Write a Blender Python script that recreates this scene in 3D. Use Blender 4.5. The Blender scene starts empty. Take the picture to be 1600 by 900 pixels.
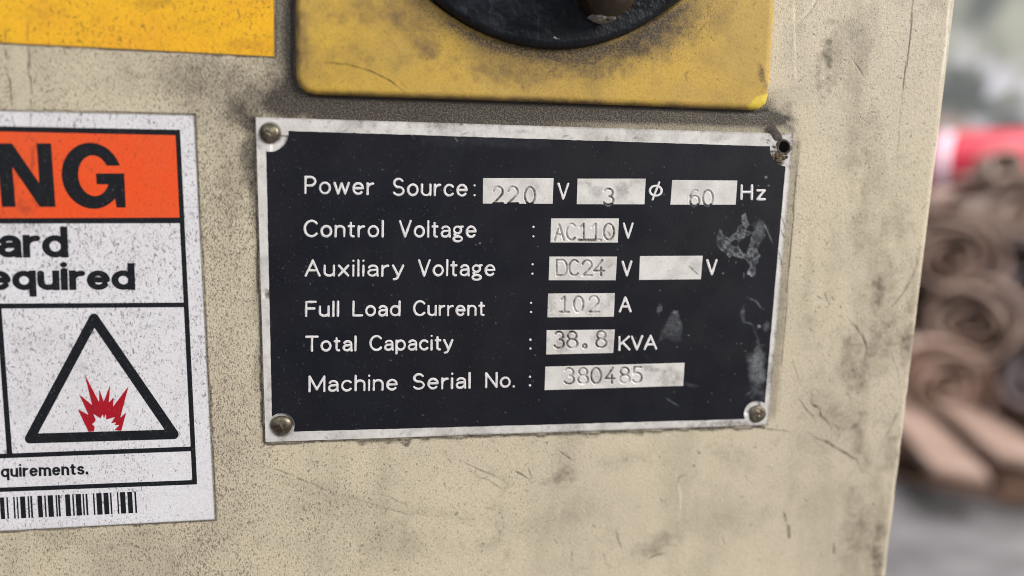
import bpy, bmesh, math, random
import numpy as np
from mathutils import Matrix, Vector

random.seed(7)
RNG = np.random.default_rng(11)
SC = bpy.context.scene
COL = SC.collection

# ------------------------------------------------------------------ camera
# Camera pose recovered from the vanishing points of the plate and the cabinet edge.
F = 1300.0                                     # focal length in photo pixels (photo is 1600 x 900)
def _n(v):
    v = np.array(v, float); return v / np.linalg.norm(v)
Xc = _n((7700, -40, F))                        # world +X seen in camera axes (x right, y down, z forward)
Dc = np.array((-175.0, 6780.0, F)); Dc = _n(Dc - Xc * (Dc @ Xc))   # world down
Yc = np.cross(Dc, Xc) * -1                     # world +Y, into the cabinet
if Yc[2] < 0: Yc = -Yc
Zc = -Dc
PLATE_W = 0.150
PLATE_Z = 0.95                                 # height of the plate's middle over the floor
def _ray_c(px, py):
    return np.stack([(np.asarray(px, float) - 800) / F, (np.asarray(py, float) - 450) / F,
                     np.ones_like(np.asarray(px, float))], -1)
R = np.stack([Xc, Yc, Zc])                     # camera -> world
def _unit_hit(px, py):
    d = _ray_c(px, py) @ R.T
    return d / d[..., 1:2]
_a, _b, _m = _unit_hit(399.5, 183), _unit_hit(1240, 209), _unit_hit(815, 437)
CAM_D = PLATE_W / np.linalg.norm(_a - _b)      # distance of the lens from the panel
CAM = np.array([0.0, -CAM_D, PLATE_Z]) - np.array([_m[0], 0, _m[2]]) * CAM_D
def P(px, py, h=0.0):
    """photo pixel -> world point on the sheet lying h metres proud of the panel (the panel is y = 0)"""
    d = _ray_c(px, py) @ R.T
    t = ((-np.asarray(h, float) - CAM[1]) / d[..., 1])[..., None]
    return CAM + d * t
def at(px, py, y):
    d = _ray_c(px, py) @ R.T
    return Vector(CAM + d * ((y - CAM[1]) / d[1]))
def on_floor(px, py, z=0.0):
    d = _ray_c(px, py) @ R.T
    return Vector(CAM + d * ((z - CAM[2]) / d[2]))
def project(w):
    c = (w - CAM) @ R
    return c[..., 0] / c[..., 2] * F + 800, c[..., 1] / c[..., 2] * F + 450

cam_data = bpy.data.cameras.new("camera")
cam = bpy.data.objects.new("camera", cam_data); COL.objects.link(cam)
m = Matrix.Identity(4)
for i in range(3):
    m[i][0] = R[i][0]; m[i][1] = -R[i][1]; m[i][2] = -R[i][2]; m[i][3] = CAM[i]
cam.matrix_world = m
cam_data.sensor_width = 36.0
cam_data.lens = 36.0 * F / 1600.0
cam_data.clip_start = 0.01; cam_data.clip_end = 200
cam_data.dof.use_dof = True
cam_data.dof.focus_distance = float(((P(700, 420) - CAM) @ R)[2])
cam_data.dof.aperture_fstop = 4.4
SC.camera = cam

# ------------------------------------------------------------------ world, lamps, exposure
W = bpy.data.worlds.new("World"); SC.world = W; W.use_nodes = True
_bg = W.node_tree.nodes["Background"]
_bg.inputs[0].default_value = (0.86, 0.92, 1.0, 1); _bg.inputs[1].default_value = 0.31
def area(name, loc, target, size, power, color=(1, 1, 1), size_y=None):
    l = bpy.data.lights.new(name, 'AREA'); l.energy = power; l.color = color
    l.shape = 'RECTANGLE'; l.size = size; l.size_y = size_y or size
    o = bpy.data.objects.new(name, l); COL.objects.link(o); o.location = loc
    o.rotation_euler = (Vector(target) - Vector(loc)).to_track_quat('-Z', 'Y').to_euler()
    return o
area("daylight_opening", (2.6, -1.9, 2.5), (0.1, 0, 0.95), 1.6, 172, (1.0, 0.97, 0.92))
area("hall_light", (-1.3, -2.0, 2.4), (0.0, 0, 0.95), 1.0, 22, (0.94, 0.96, 1.0))
area("yard_fill", (2.2, 1.6, 4.0), (1.5, 2.2, 0.0), 2.5, 240, (1.0, 0.97, 0.95))  # added fill lamp, unseen, brightens the things behind the cabinet
SC.view_settings.view_transform = 'Standard'; SC.view_settings.look = 'None'
SC.view_settings.exposure = 0.0; SC.view_settings.gamma = 1.0
SC.render.engine = 'CYCLES'
SC.cycles.pixel_filter_type = 'BLACKMAN_HARRIS'; SC.cycles.filter_width = 0.95

# ------------------------------------------------------------------ object helpers
def link(o, parent=None):
    COL.objects.link(o)
    if parent is not None: o.parent = parent
    return o
def tag(o, label=None, cat=None, group=None, kind=None):
    if label: o["label"] = label
    if cat: o["category"] = cat
    if group: o["group"] = group
    if kind: o["kind"] = kind
    return o
def empty(name, loc, label, cat, group=None, rot=(0, 0, 0)):
    o = bpy.data.objects.new(name, None); o.location = loc; o.rotation_euler = rot
    o.empty_display_size = 0.02
    link(o); return tag(o, label, cat, group)
def mesh_obj(name, verts, faces, mat, parent=None, attrs=None, smooth=False, base=None):
    """verts in world metres; moved into the parent's frame"""
    verts = np.asarray(verts, float)
    off = np.zeros(3)
    if parent is not None: off = np.array(parent.location)
    elif base is not None: off = np.array(base)
    v = verts - off
    me = bpy.data.meshes.new(name)
    me.from_pydata(v.tolist() if len(v) < 30000 else v, [], faces)
    if attrs:
        for k, a in attrs.items():
            at_ = me.attributes.new(k, 'FLOAT', 'POINT')
            at_.data.foreach_set('value', np.asarray(a, np.float32))
    if smooth: me.polygons.foreach_set('use_smooth', [True] * len(me.polygons))
    me.update()
    me.materials.append(mat)
    o = bpy.data.objects.new(name, me); link(o, parent)
    if parent is None and base is not None: o.location = base
    return o

# ------------------------------------------------------------------ numpy paint helpers (all in photo pixels)
_tab = RNG.random((256, 256))
def vnoise(x, y, s, seed=0):
    """smooth value noise 0..1 with cell size s"""
    x = x / s + 37.7 * seed; y = y / s + 91.3 * seed
    xi = np.floor(x).astype(int); yi = np.floor(y).astype(int)
    fx = x - xi; fy = y - yi
    fx = fx * fx * (3 - 2 * fx); fy = fy * fy * (3 - 2 * fy)
    g = lambda a, b: _tab[a % 256, b % 256]
    return (g(xi, yi) * (1 - fx) + g(xi + 1, yi) * fx) * (1 - fy) + (g(xi, yi + 1) * (1 - fx) + g(xi + 1, yi + 1) * fx) * fy
def fbm(x, y, s, seed=0, n=4):
    t = 0; a = 0.5; w = 0
    for k in range(n):
        t = t + a * vnoise(x, y, s / 2 ** k, seed + k * 5); w += a; a *= 0.55
    return t / w
def sm(a, b, x):
    t = np.clip((x - a) / (b - a), 0, 1); return t * t * (3 - 2 * t)
def seg_d(x, y, pts):
    d = np.full(x.shape, 1e9)
    for (ax, ay), (bx, by) in zip(pts[:-1], pts[1:]):
        vx, vy = bx - ax, by - ay; L2 = vx * vx + vy * vy + 1e-12
        t = np.clip(((x - ax) * vx + (y - ay) * vy) / L2, 0, 1)
        d = np.minimum(d, np.hypot(x - ax - t * vx, y - ay - t * vy))
    return d
class Paint:
    def __init__(s, x, y): s.x, s.y = x, y; s.v = np.zeros(x.shape)
    def _add(s, idx, val, mode='max'):
        if mode == 'max': s.v[idx] = np.maximum(s.v[idx], val)
        elif mode == 'add': s.v[idx] = s.v[idx] + val
        else: s.v[idx] = s.v[idx] * (1 - val)
    def blob(s, cx, cy, rx, ry, ang=0, k=1.0, rag=0.5, soft=1.0, mode='add', seed=None):
        r = max(rx, ry) * 1.8
        idx = np.nonzero((abs(s.x - cx) < r) & (abs(s.y - cy) < r))
        if len(idx[0]) == 0: return
        x, y = s.x[idx] - cx, s.y[idx] - cy; a = math.radians(ang)
        u = (x * math.cos(a) + y * math.sin(a)) / rx; v = (-x * math.sin(a) + y * math.cos(a)) / ry
        d = np.hypot(u, v)
        sd = seed if seed is not None else (cx * 0.37 + cy * 0.11)
        d = d + rag * (fbm(s.x[idx], s.y[idx], max(6, min(rx, ry) * 0.7), sd) - 0.5) * 2
        s._add(idx, k * (1 - sm(1 - 0.9 * soft, 1.15, d)), mode)
    def line(s, pts, w=2.0, k=1.0, rag=0.5, mode='max', dash=0.0, taper=True):
        xs = [p[0] for p in pts]; ys = [p[1] for p in pts]; g = w * 4 + 4
        idx = np.nonzero((s.x > min(xs) - g) & (s.x < max(xs) + g) & (s.y > min(ys) - g) & (s.y < max(ys) + g))
        if len(idx[0]) == 0: return
        x, y = s.x[idx], s.y[idx]
        jx = (vnoise(x, y, 14, 3) - 0.5) * w * rag * 1.6; jy = (vnoise(x, y, 14, 8) - 0.5) * w * rag * 1.6
        d = seg_d(x + jx, y + jy, pts)
        if taper and len(pts) > 1:
            a, b = np.array(pts[0], float), np.array(pts[-1], float); L2 = ((b - a) ** 2).sum() + 1e-9
            u = np.clip(((x - a[0]) * (b[0] - a[0]) + (y - a[1]) * (b[1] - a[1])) / L2, 0, 1)
            fade = sm(0, 0.22, u) * (1 - sm(0.7, 1.0, u)); ww = w * (0.45 + 0.55 * fade) * (0.55 + 0.9 * vnoise(x, y, 11, 15)); kk = k * (0.30 + 0.70 * fade) * (0.45 + 0.75 * vnoise(x, y, 6, 17))
        else: ww, kk = w, k
        val = np.minimum(1.35 * kk, 0.95) * (1 - sm(0.25 * ww, 0.5 * ww + 0.9, d))
        if dash: val = val * sm(dash - 0.25, dash + 0.15, vnoise(x, y, 9, 4))
        s._add(idx, val * (1 - rag * 0.5 * vnoise(x, y, 5, 6)), mode)

# ------------------------------------------------------------------ sheet builders
def grid_sheet(name, corners, step, h, mat, parent, painters, skirt=True, hfun=None, smooth=False):
    """four-cornered sheet (corners TL TR BR BL in photo pixels), h proud of the panel, with a fine grid"""
    TL, TR, BR, BL = [np.array(c, float) for c in corners]
    nx = max(2, int(np.linalg.norm(TR - TL) / step)); ny = max(2, int(np.linalg.norm(BL - TL) / step))
    u, v = np.meshgrid(np.linspace(0, 1, nx + 1), np.linspace(0, 1, ny + 1))
    q = ((1 - u) * (1 - v))[..., None] * TL + (u * (1 - v))[..., None] * TR + (u * v)[..., None] * BR + ((1 - u) * v)[..., None] * BL
    x, y = q[..., 0], q[..., 1]
    hh = h if hfun is None else h + hfun(x, y)
    w = P(x, y, h)
    if hfun is not None: w[..., 1] = -hh
    attrs = {k: f(x, y) for k, f in painters.items()}
    V = w.reshape(-1, 3); n = (nx + 1)
    i = np.arange(ny)[:, None] * n + np.arange(nx)[None]
    faces = np.stack([i, i + n, i + n + 1, i + 1], -1).reshape(-1, 4)
    A = {k: a.reshape(-1) for k, a in attrs.items()}
    if skirt:
        ring = np.concatenate([np.arange(n), (np.arange(1, ny + 1)) * n + nx, ny * n + np.arange(nx - 1, -1, -1), np.arange(ny - 1, 0, -1) * n])
        base = len(V); S = V[ring].copy(); S[:, 1] = 0.0003
        V = np.concatenate([V, S]); k = len(ring)
        a = np.arange(k); b = (a + 1) % k
        sk = np.stack([ring[a], ring[b], base + b, base + a], -1)
        faces = np.concatenate([faces, sk])
        A = {kk: np.concatenate([aa, aa[ring]]) for kk, aa in A.items()}
    return mesh_obj(name, V, faces.tolist(), mat, parent, A, smooth)

def implicit_sheet(name, fn, box, step, mat, parent, h0, hfun=None, painters=None, smooth=False, skirt_to=None):
    """fills fn(x, y) < 0 (photo pixels); crisp contour by marching squares; lies h0 proud of the panel"""
    x0, y0, x1, y1 = box
    nx = int((x1 - x0) / step) + 1; ny = int((y1 - y0) / step) + 1
    X, Y = np.meshgrid(x0 + np.arange(nx + 1) * step, y0 + np.arange(ny + 1) * step)
    Fv = fn(X, Y); Fv = np.where(np.abs(Fv) < 1e-6, 1e-6, Fv)
    ins = Fv < 0
    n = nx + 1
    vid = -np.ones(X.shape, int); vid[ins] = np.arange(ins.sum())
    vx = list(X[ins]); vy = list(Y[ins]); edge = {}
    c = ins[:-1, :-1].astype(int) + ins[:-1, 1:] + ins[1:, :-1] + ins[1:, 1:]
    full = np.nonzero(c == 4)
    faces = np.stack([vid[full[0], full[1]], vid[full[0] + 1, full[1]], vid[full[0] + 1, full[1] + 1], vid[full[0], full[1] + 1]], -1).tolist()
    def ev(a, b):
        key = (a, b) if a < b else (b, a)
        if key in edge: return edge[key]
        (i, j), (k, l) = key
        t = Fv[i, j] / (Fv[i, j] - Fv[k, l])
        vx.append(X[i, j] + t * (X[k, l] - X[i, j])); vy.append(Y[i, j] + t * (Y[k, l] - Y[i, j]))
        edge[key] = len(vx) - 1; return edge[key]
    rim = []
    for i, j in zip(*np.nonzero((c > 0) & (c < 4))):
        cyc = [(i, j), (i + 1, j), (i + 1, j + 1), (i, j + 1)]
        poly = []; tags = []
        for a, b in zip(cyc, cyc[1:] + cyc[:1]):
            if ins[a]: poly.append(vid[a]); tags.append(0)
            if ins[a] != ins[b]: poly.append(ev(a, b)); tags.append(1)
        if len(poly) >= 3:
            faces.append(poly)
            for q in range(len(poly)):
                r = (q + 1) % len(poly)
                if tags[q] and tags[r]: rim.append((poly[q], poly[r]))
    x = np.array(vx); y = np.array(vy)
    w = P(x, y, h0)
    if hfun is not None: w[:, 1] = -(h0 + hfun(x, y))
    A = {k: f(x, y) for k, f in (painters or {}).items()}
    if skirt_to is not None:
        ids = sorted({a for e in rim for a in e}); mp = {a: len(w) + k for k, a in enumerate(ids)}
        S = w[ids].copy(); S[:, 1] = -skirt_to
        w = np.concatenate([w, S]); A = {k: np.concatenate([a, a[ids]]) for k, a in A.items()}
        faces += [[b, a, mp[a], mp[b]] for a, b in rim]
    return mesh_obj(name, w, faces, mat, parent, A, smooth)

def poly_sd(pts):
    """signed distance of a polygon"""
    pts = [tuple(p) for p in pts]
    def f(x, y):
        d = seg_d(x, y, pts + pts[:1]); inside = np.zeros(x.shape, bool)
        for (ax, ay), (bx, by) in zip(pts, pts[1:] + pts[:1]):
            if ay == by: continue
            c = ((ay > y) != (by > y)) & (x < (bx - ax) * (y - ay) / (by - ay) + ax)
            inside ^= c
        return np.where(inside, -d, d)
    return f
def flat_poly(name, pts, mat, parent, h):
    w = P(np.array([p[0] for p in pts], float), np.array([p[1] for p in pts], float), h)
    return mesh_obj(name, w, [list(range(len(pts)))[::-1]], mat, parent)

# ------------------------------------------------------------------ node helpers
class NT:
    def __init__(s, name):
        s.m = bpy.data.materials.new(name); s.m.use_nodes = True
        s.t = s.m.node_tree; s.b = s.t.nodes["Principled BSDF"]
        s.co = s.t.nodes.new('ShaderNodeTexCoord').outputs['Object']
    def n(s, typ, **kw):
        o = s.t.nodes.new(typ)
        for k, v in kw.items(): setattr(o, k, v)
        return o
    def put(s, sock, v):
        if hasattr(v, 'is_output') or isinstance(v, bpy.types.NodeSocket): s.t.links.new(v, sock)
        elif isinstance(v, tuple) and len(v) == 3 and sock.type == 'RGBA': sock.default_value = (*v, 1)
        else: sock.default_value = v
    def noise(s, scale, detail=3, rough=0.55, dist=0.0, co=None):
        o = s.n('ShaderNodeTexNoise'); s.put(o.inputs['Vector'], co or s.co)
        o.inputs['Scale'].default_value = scale; o.inputs['Detail'].default_value = detail
        o.inputs['Roughness'].default_value = rough; o.inputs['Distortion'].default_value = dist
        return o.outputs['Fac']
    def mapped(s, scale=(1, 1, 1), rot=(0, 0, 0)):
        o = s.n('ShaderNodeMapping'); s.put(o.inputs['Vector'], s.co)
        o.inputs['Rotation'].default_value = rot; o.inputs['Scale'].default_value = scale
        o.vector_type = 'TEXTURE' if False else 'POINT'
        return o.outputs[0]
    def math(s, op, a, b=0.0, clamp=False):
        o = s.n('ShaderNodeMath', operation=op, use_clamp=clamp); s.put(o.inputs[0], a); s.put(o.inputs[1], b); return o.outputs[0]
    def rng(s, v, a, b, c=0.0, d=1.0):
        o = s.n('ShaderNodeMapRange', interpolation_type='SMOOTHSTEP')
        s.put(o.inputs['Value'], v); s.put(o.inputs['From Min'], a); s.put(o.inputs['From Max'], b)
        s.put(o.inputs['To Min'], c); s.put(o.inputs['To Max'], d); return o.outputs[0]
    def mix(s, f, a, b, mode='MIX'):
        o = s.n('ShaderNodeMix', data_type='RGBA', blend_type=mode, clamp_factor=True)
        s.put(o.inputs[0], f); s.put(o.inputs[6], a); s.put(o.inputs[7], b); return o.outputs[2]
    def attr(s, name):
        return s.n('ShaderNodeAttribute', attribute_name=name).outputs['Fac']
    def bump(s, h, strength, dist):
        o = s.n('ShaderNodeBump'); s.put(o.inputs['Height'], h); o.inputs['Strength'].default_value = strength
        o.inputs['Distance'].default_value = dist; s.put(s.b.inputs['Normal'], o.outputs[0]); return o
    def out(s, color, rough=0.5, metal=0.0, spec=None):
        s.put(s.b.inputs['Base Color'], color); s.put(s.b.inputs['Roughness'], rough); s.put(s.b.inputs['Metallic'], metal)
        if spec is not None: s.b.inputs['Specular IOR Level'].default_value = spec
        return s.m
    def specks(s, lo, hi, scale=900, rot=0.6, stretch=2.2, co=None):
        """small elongated dirt specks; lo/hi thresholds may be sockets"""
        mp = s.mapped((1.0, 1.0, 1.0 / stretch), (0, rot, 0))
        a = s.noise(scale, 2.5, 0.6, 0.6, mp)
        return s.rng(a, lo, hi)

# ------------------------------------------------------------------ materials
def mat_panel():
    t = NT("cream_enamel")
    base = t.mix(t.rng(t.noise(14, 4), 0.35, 0.68), (0.62, 0.535, 0.385), (0.56, 0.48, 0.36))
    base = t.mix(t.rng(t.noise(38, 5, 0.62), 0.47, 0.75, 0, 0.5), base, (0.42, 0.365, 0.275))
    grime, scr, chip = t.attr('grime'), t.attr('scratch'), t.attr('chip')  # these also carry the painted edge shadows and edge highlight
    spk = t.attr('speck')
    # fine specks of settled dirt, denser where the panel is dirty
    thr = t.math('SUBTRACT', 0.645, t.math('MULTIPLY', spk, 0.15))
    f1 = t.specks(thr, t.math('ADD', thr, 0.10), 2700, 0.75, 2.0)
    thr2 = t.math('SUBTRACT', 0.69, t.math('MULTIPLY', spk, 0.13))
    f2 = t.specks(thr2, t.math('ADD', thr2, 0.08), 1250, -0.5, 1.8)
    sp = t.math('MULTIPLY', t.math('MAXIMUM', f1, t.math('MULTIPLY', f2, 0.9)), 0.74)
    # faint vertical runs and cloudy handling dirt
    run = t.noise(60, 4, 0.6, 0.3, t.mapped((1, 1, 0.16), (0, -0.06, 0)))
    base = t.mix(t.rng(run, 0.48, 0.78, 0, 0.42), base, (0.33, 0.285, 0.215))
    base = t.mix(t.rng(t.noise(110, 6, 0.7, 0.8), 0.50, 0.78, 0, 0.5), base, (0.30, 0.255, 0.19))
    base = t.mix(t.rng(t.noise(2100, 3, 0.65, 0.4), 0.44, 0.66, 0, 0.42), base, (0.30, 0.25, 0.185))
    base = t.mix(t.rng(t.noise(1700, 2, 0.6, 0.4), 0.55, 0.72, 0, 0.5), base, (0.70, 0.62, 0.46))
    smoke = t.math('MULTIPLY', t.attr('smudge'), t.rng(t.noise(220, 6, 0.7, 1.0), 0.28, 0.72, 0.35, 1.2), clamp=True)
    base = t.mix(smoke, base, t.mix(t.noise(1600, 2), (0.13, 0.105, 0.075), (0.21, 0.175, 0.125)))
    c = t.mix(sp, base, (0.085, 0.070, 0.052))
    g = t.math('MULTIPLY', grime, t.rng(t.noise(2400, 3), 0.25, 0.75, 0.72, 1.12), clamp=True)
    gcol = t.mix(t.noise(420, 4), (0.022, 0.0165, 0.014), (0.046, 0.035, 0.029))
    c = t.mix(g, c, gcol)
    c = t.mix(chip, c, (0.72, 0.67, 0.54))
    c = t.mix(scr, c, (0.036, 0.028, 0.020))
    r = t.rng(t.noise(300, 3), 0.3, 0.7, 0.42, 0.6)
    hgt = t.math('ADD', t.noise(900, 3), t.math('MULTIPLY', t.noise(2600, 2), 0.6))
    hgt = t.math('SUBTRACT', hgt, t.math('MULTIPLY', scr, 1.2))
    t.bump(hgt, 0.6, 0.00022)
    return t.out(c, r, 0, 0.4)
def mat_printed(name, col, dirt=(0.10, 0.085, 0.075), rough=0.45, amt=1.0, pale=None, spec=0.4):
    t = NT(name)
    c = col
    if pale: c = t.mix(t.rng(t.noise(45, 4), 0.35, 0.7), col, pale)
    spk, scr, wear = t.attr('speck'), t.attr('scratch'), t.attr('grime')
    thr = t.math('SUBTRACT', 0.69, t.math('MULTIPLY', spk, 0.14))
    f1 = t.specks(t.math('SUBTRACT', thr, 0.03), t.math('ADD', thr, 0.07), 2100, -0.6, 2.0)
    f2 = t.specks(thr, t.math('ADD', thr, 0.08), 1250, 0.7, 1.7)
    sp = t.math('MULTIPLY', t.math('MAXIMUM', f1, f2), 0.70 * amt)
    c = t.mix(t.rng(t.noise(2600, 2), 0.40, 0.72, 0, 0.22 * amt), c, dirt)
    c = t.mix(sp, c, dirt)
    c = t.mix(t.math('MULTIPLY', wear, t.rng(t.noise(900, 3), 0.25, 0.7, 0.45, 1.1), clamp=True), c, dirt)
    c = t.mix(scr, c, (0.06, 0.05, 0.045))
    t.bump(t.noise(900, 2), 0.2, 0.00012)
    return t.out(c, rough, 0, spec)
def mat_ink(name, col=(0.0095, 0.0105, 0.0135), fleck=(0.12, 0.11, 0.11), amt=0.5):
    t = NT(name)
    f = t.specks(0.60, 0.74, 2300, 0.4, 1.5)
    c = t.mix(t.math('MULTIPLY', f, amt), col, fleck)
    c = t.mix(t.rng(t.noise(260, 3), 0.5, 0.8, 0, 0.3), c, (0.03, 0.03, 0.035))
    return t.out(c, 0.5, 0, 0.2)
def mat_silver():
    t = NT("dull_aluminium")
    c = t.mix(t.rng(t.noise(130, 5, 0.65), 0.35, 0.7), (0.73, 0.695, 0.665), (0.59, 0.56, 0.535))
    c = t.mix(t.rng(t.noise(2200, 3), 0.42, 0.75, 0, 0.30), c, (0.36, 0.33, 0.30))
    f = t.specks(0.665, 0.75, 1500, -0.3, 1.7)
    c = t.mix(t.math('MULTIPLY', f, 0.5), c, (0.14, 0.115, 0.09))
    c = t.mix(t.math('MULTIPLY', t.attr('grime'), t.rng(t.noise(1300, 4), 0.2, 0.65, 0.35, 1.1), clamp=True), c, (0.085, 0.066, 0.048))
    c = t.mix(t.attr('scratch'), c, (0.06, 0.05, 0.045))
    t.bump(t.noise(1400, 2), 0.15, 0.0001)
    return t.out(c, t.rng(t.noise(240, 3), 0.3, 0.7, 0.42, 0.58), 0.12, 0.5)
def mat_letter():
    t = NT("bare_metal_lettering")
    c = t.mix(t.rng(t.noise(900, 3), 0.35, 0.7), (0.76, 0.73, 0.725), (0.62, 0.59, 0.585))
    return t.out(c, 0.45, 0.08, 0.5)
def mat_darkfield():
    t = NT("black_enamel_field")
    c = t.mix(t.rng(t.noise(30, 4), 0.35, 0.7), (0.0058, 0.0066, 0.0115), (0.0076, 0.0076, 0.0110))
    f = t.specks(t.math('SUBTRACT', 0.70, t.math('MULTIPLY', t.attr('speck'), 0.09)), 0.80, 2000, 0.5, 1.3)
    c = t.mix(t.math('MULTIPLY', f, 0.55), c, (0.16, 0.155, 0.16))
    res = t.math('MULTIPLY', t.attr('scuff'), t.rng(t.noise(1300, 4), 0.25, 0.7, 0.45, 1.0), clamp=True)
    c = t.mix(res, c, (0.40, 0.42, 0.44))
    c = t.mix(t.attr('scratch'), c, (0.004, 0.004, 0.005))
    t.bump(t.noise(1300, 3), 0.25, 0.00012)
    return t.out(c, t.rng(t.noise(80, 3), 0.3, 0.7, 0.42, 0.56), 0, 0.28)
def mat_cover():
    t = NT("worn_yellow_plastic")
    c = t.mix(t.rng(t.noise(28, 4), 0.35, 0.68), (0.57, 0.36, 0.056), (0.50, 0.325, 0.080))
    c = t.mix(t.rng(t.noise(70, 5, 0.65), 0.45, 0.75, 0, 0.65), c, (0.31, 0.195, 0.055))
    c = t.mix(t.rng(t.noise(2100, 3, 0.65), 0.45, 0.68, 0, 0.35), c, (0.24, 0.15, 0.04))
    c = t.mix(t.math('MULTIPLY', t.attr('smudge'), t.rng(t.noise(260, 6, 0.7, 1.2), 0.3, 0.7, 0.3, 1.2), clamp=True), c, (0.17, 0.11, 0.05))
    spk, grime = t.attr('speck'), t.attr('grime')
    thr = t.math('SUBTRACT', 0.70, t.math('MULTIPLY', spk, 0.16))
    f = t.math('MAXIMUM', t.specks(thr, t.math('ADD', thr, 0.10), 2400, 0.4, 1.4), t.math('MULTIPLY', t.specks(thr, t.math('ADD', thr, 0.12), 1500, -0.6, 1.4), 0.6))
    c = t.mix(t.math('MULTIPLY', f, 0.62), c, (0.085, 0.058, 0.03))
    c = t.mix(t.math('MULTIPLY', grime, t.rng(t.noise(2600, 3), 0.25, 0.75, 0.55, 1.15), clamp=True), c, (0.036, 0.028, 0.026))
    c = t.mix(t.attr('chip'), c, (0.70, 0.52, 0.06))
    c = t.mix(t.attr('scratch'), c, (0.05, 0.032, 0.016))
    t.bump(t.noise(1300, 3), 0.3, 0.00018)
    return t.out(c, 0.52, 0, 0.35)
def mat_dial():
    t = NT("black_worn_plastic")
    mp = t.mapped((1, 1, 2.2), (0, 0.25, 0))
    c = t.mix(t.rng(t.noise(120, 5, 0.65, 1.2, mp), 0.45, 0.72), (0.0035, 0.0045, 0.007), (0.010, 0.014, 0.022))
    f = t.specks(0.66, 0.74, 300, 0.5, 2.4)
    c = t.mix(t.math('MULTIPLY', f, 0.22), c, (0.05, 0.06, 0.08))
    t.bump(t.math('ADD', t.noise(160, 4, 0.6, 1.0), t.noise(600, 2)), 0.5, 0.0006)
    return t.out(c, t.rng(t.noise(120, 4), 0.35, 0.65, 0.3, 0.55), 0, 0.3)
def mat_plain(name, a, b, scale=40, rough=0.6, metal=0.0, bump=0.3, bdist=0.002, spec=0.4, detail=4):
    t = NT(name)
    c = t.mix(t.rng(t.noise(scale, detail), 0.33, 0.68), a, b)
    if bump: t.bump(t.noise(scale * 4, 3), bump, bdist)
    return t.out(c, rough, metal, spec)
M_PANEL, M_SILVER, M_LETTER, M_DARK, M_COVER, M_DIAL = mat_panel(), mat_silver(), mat_letter(), mat_darkfield(), mat_cover(), mat_dial()
M_WHITE = mat_printed("white_label_vinyl", (0.75, 0.73, 0.755), (0.085, 0.075, 0.08), 0.4, 1.0, (0.70, 0.67, 0.69))
M_RED = mat_printed("orange_red_print", (0.84, 0.085, 0.014), (0.13, 0.03, 0.02), 0.42, 0.75, (0.78, 0.095, 0.022))
M_YELLOW = mat_printed("bright_yellow_vinyl", (0.88, 0.475, 0.014), (0.13, 0.07, 0.02), 0.38, 1.1, (0.84, 0.41, 0.02))
M_INK = mat_ink("black_print")
M_BURST = mat_ink("crimson_print", (0.36, 0.008, 0.018), (0.3, 0.08, 0.07), 0.5)
M_RIVET = mat_plain("tarnished_steel", (0.20, 0.17, 0.125), (0.075, 0.058, 0.04), 420, 0.42, 0.75, 0.35, 0.0002)
M_RUST = mat_plain("rusty_grime", (0.06, 0.036, 0.02), (0.15, 0.10, 0.06), 700, 0.85, 0, 0.6, 0.0004)
M_HOLE = mat_plain("dark_bore", (0.002, 0.002, 0.002), (0.004, 0.003, 0.003), 500, 0.95, 0, 0.2, 0.0002, 0.05)
M_HANDLE = mat_plain("browned_handle_plastic", (0.014, 0.008, 0.004), (0.030, 0.017, 0.006), 160, 0.42, 0, 0.4, 0.0005)
M_TIP = mat_plain("bared_grey_metal", (0.42, 0.40, 0.38), (0.10, 0.085, 0.07), 420, 0.4, 0.5, 0.6, 0.0006)

exec_order = []
# ------------------------------------------------------------------ the machine cabinet
EDGE_X = float((P(1494, 20)[0] + P(1391, 880)[0]) / 2)
cab = empty("machine_cabinet", (0, 0.0, 0.0), "cream painted steel machine cabinet, grimy and scratched, carrying the plate and stickers", "cabinet")

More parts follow.
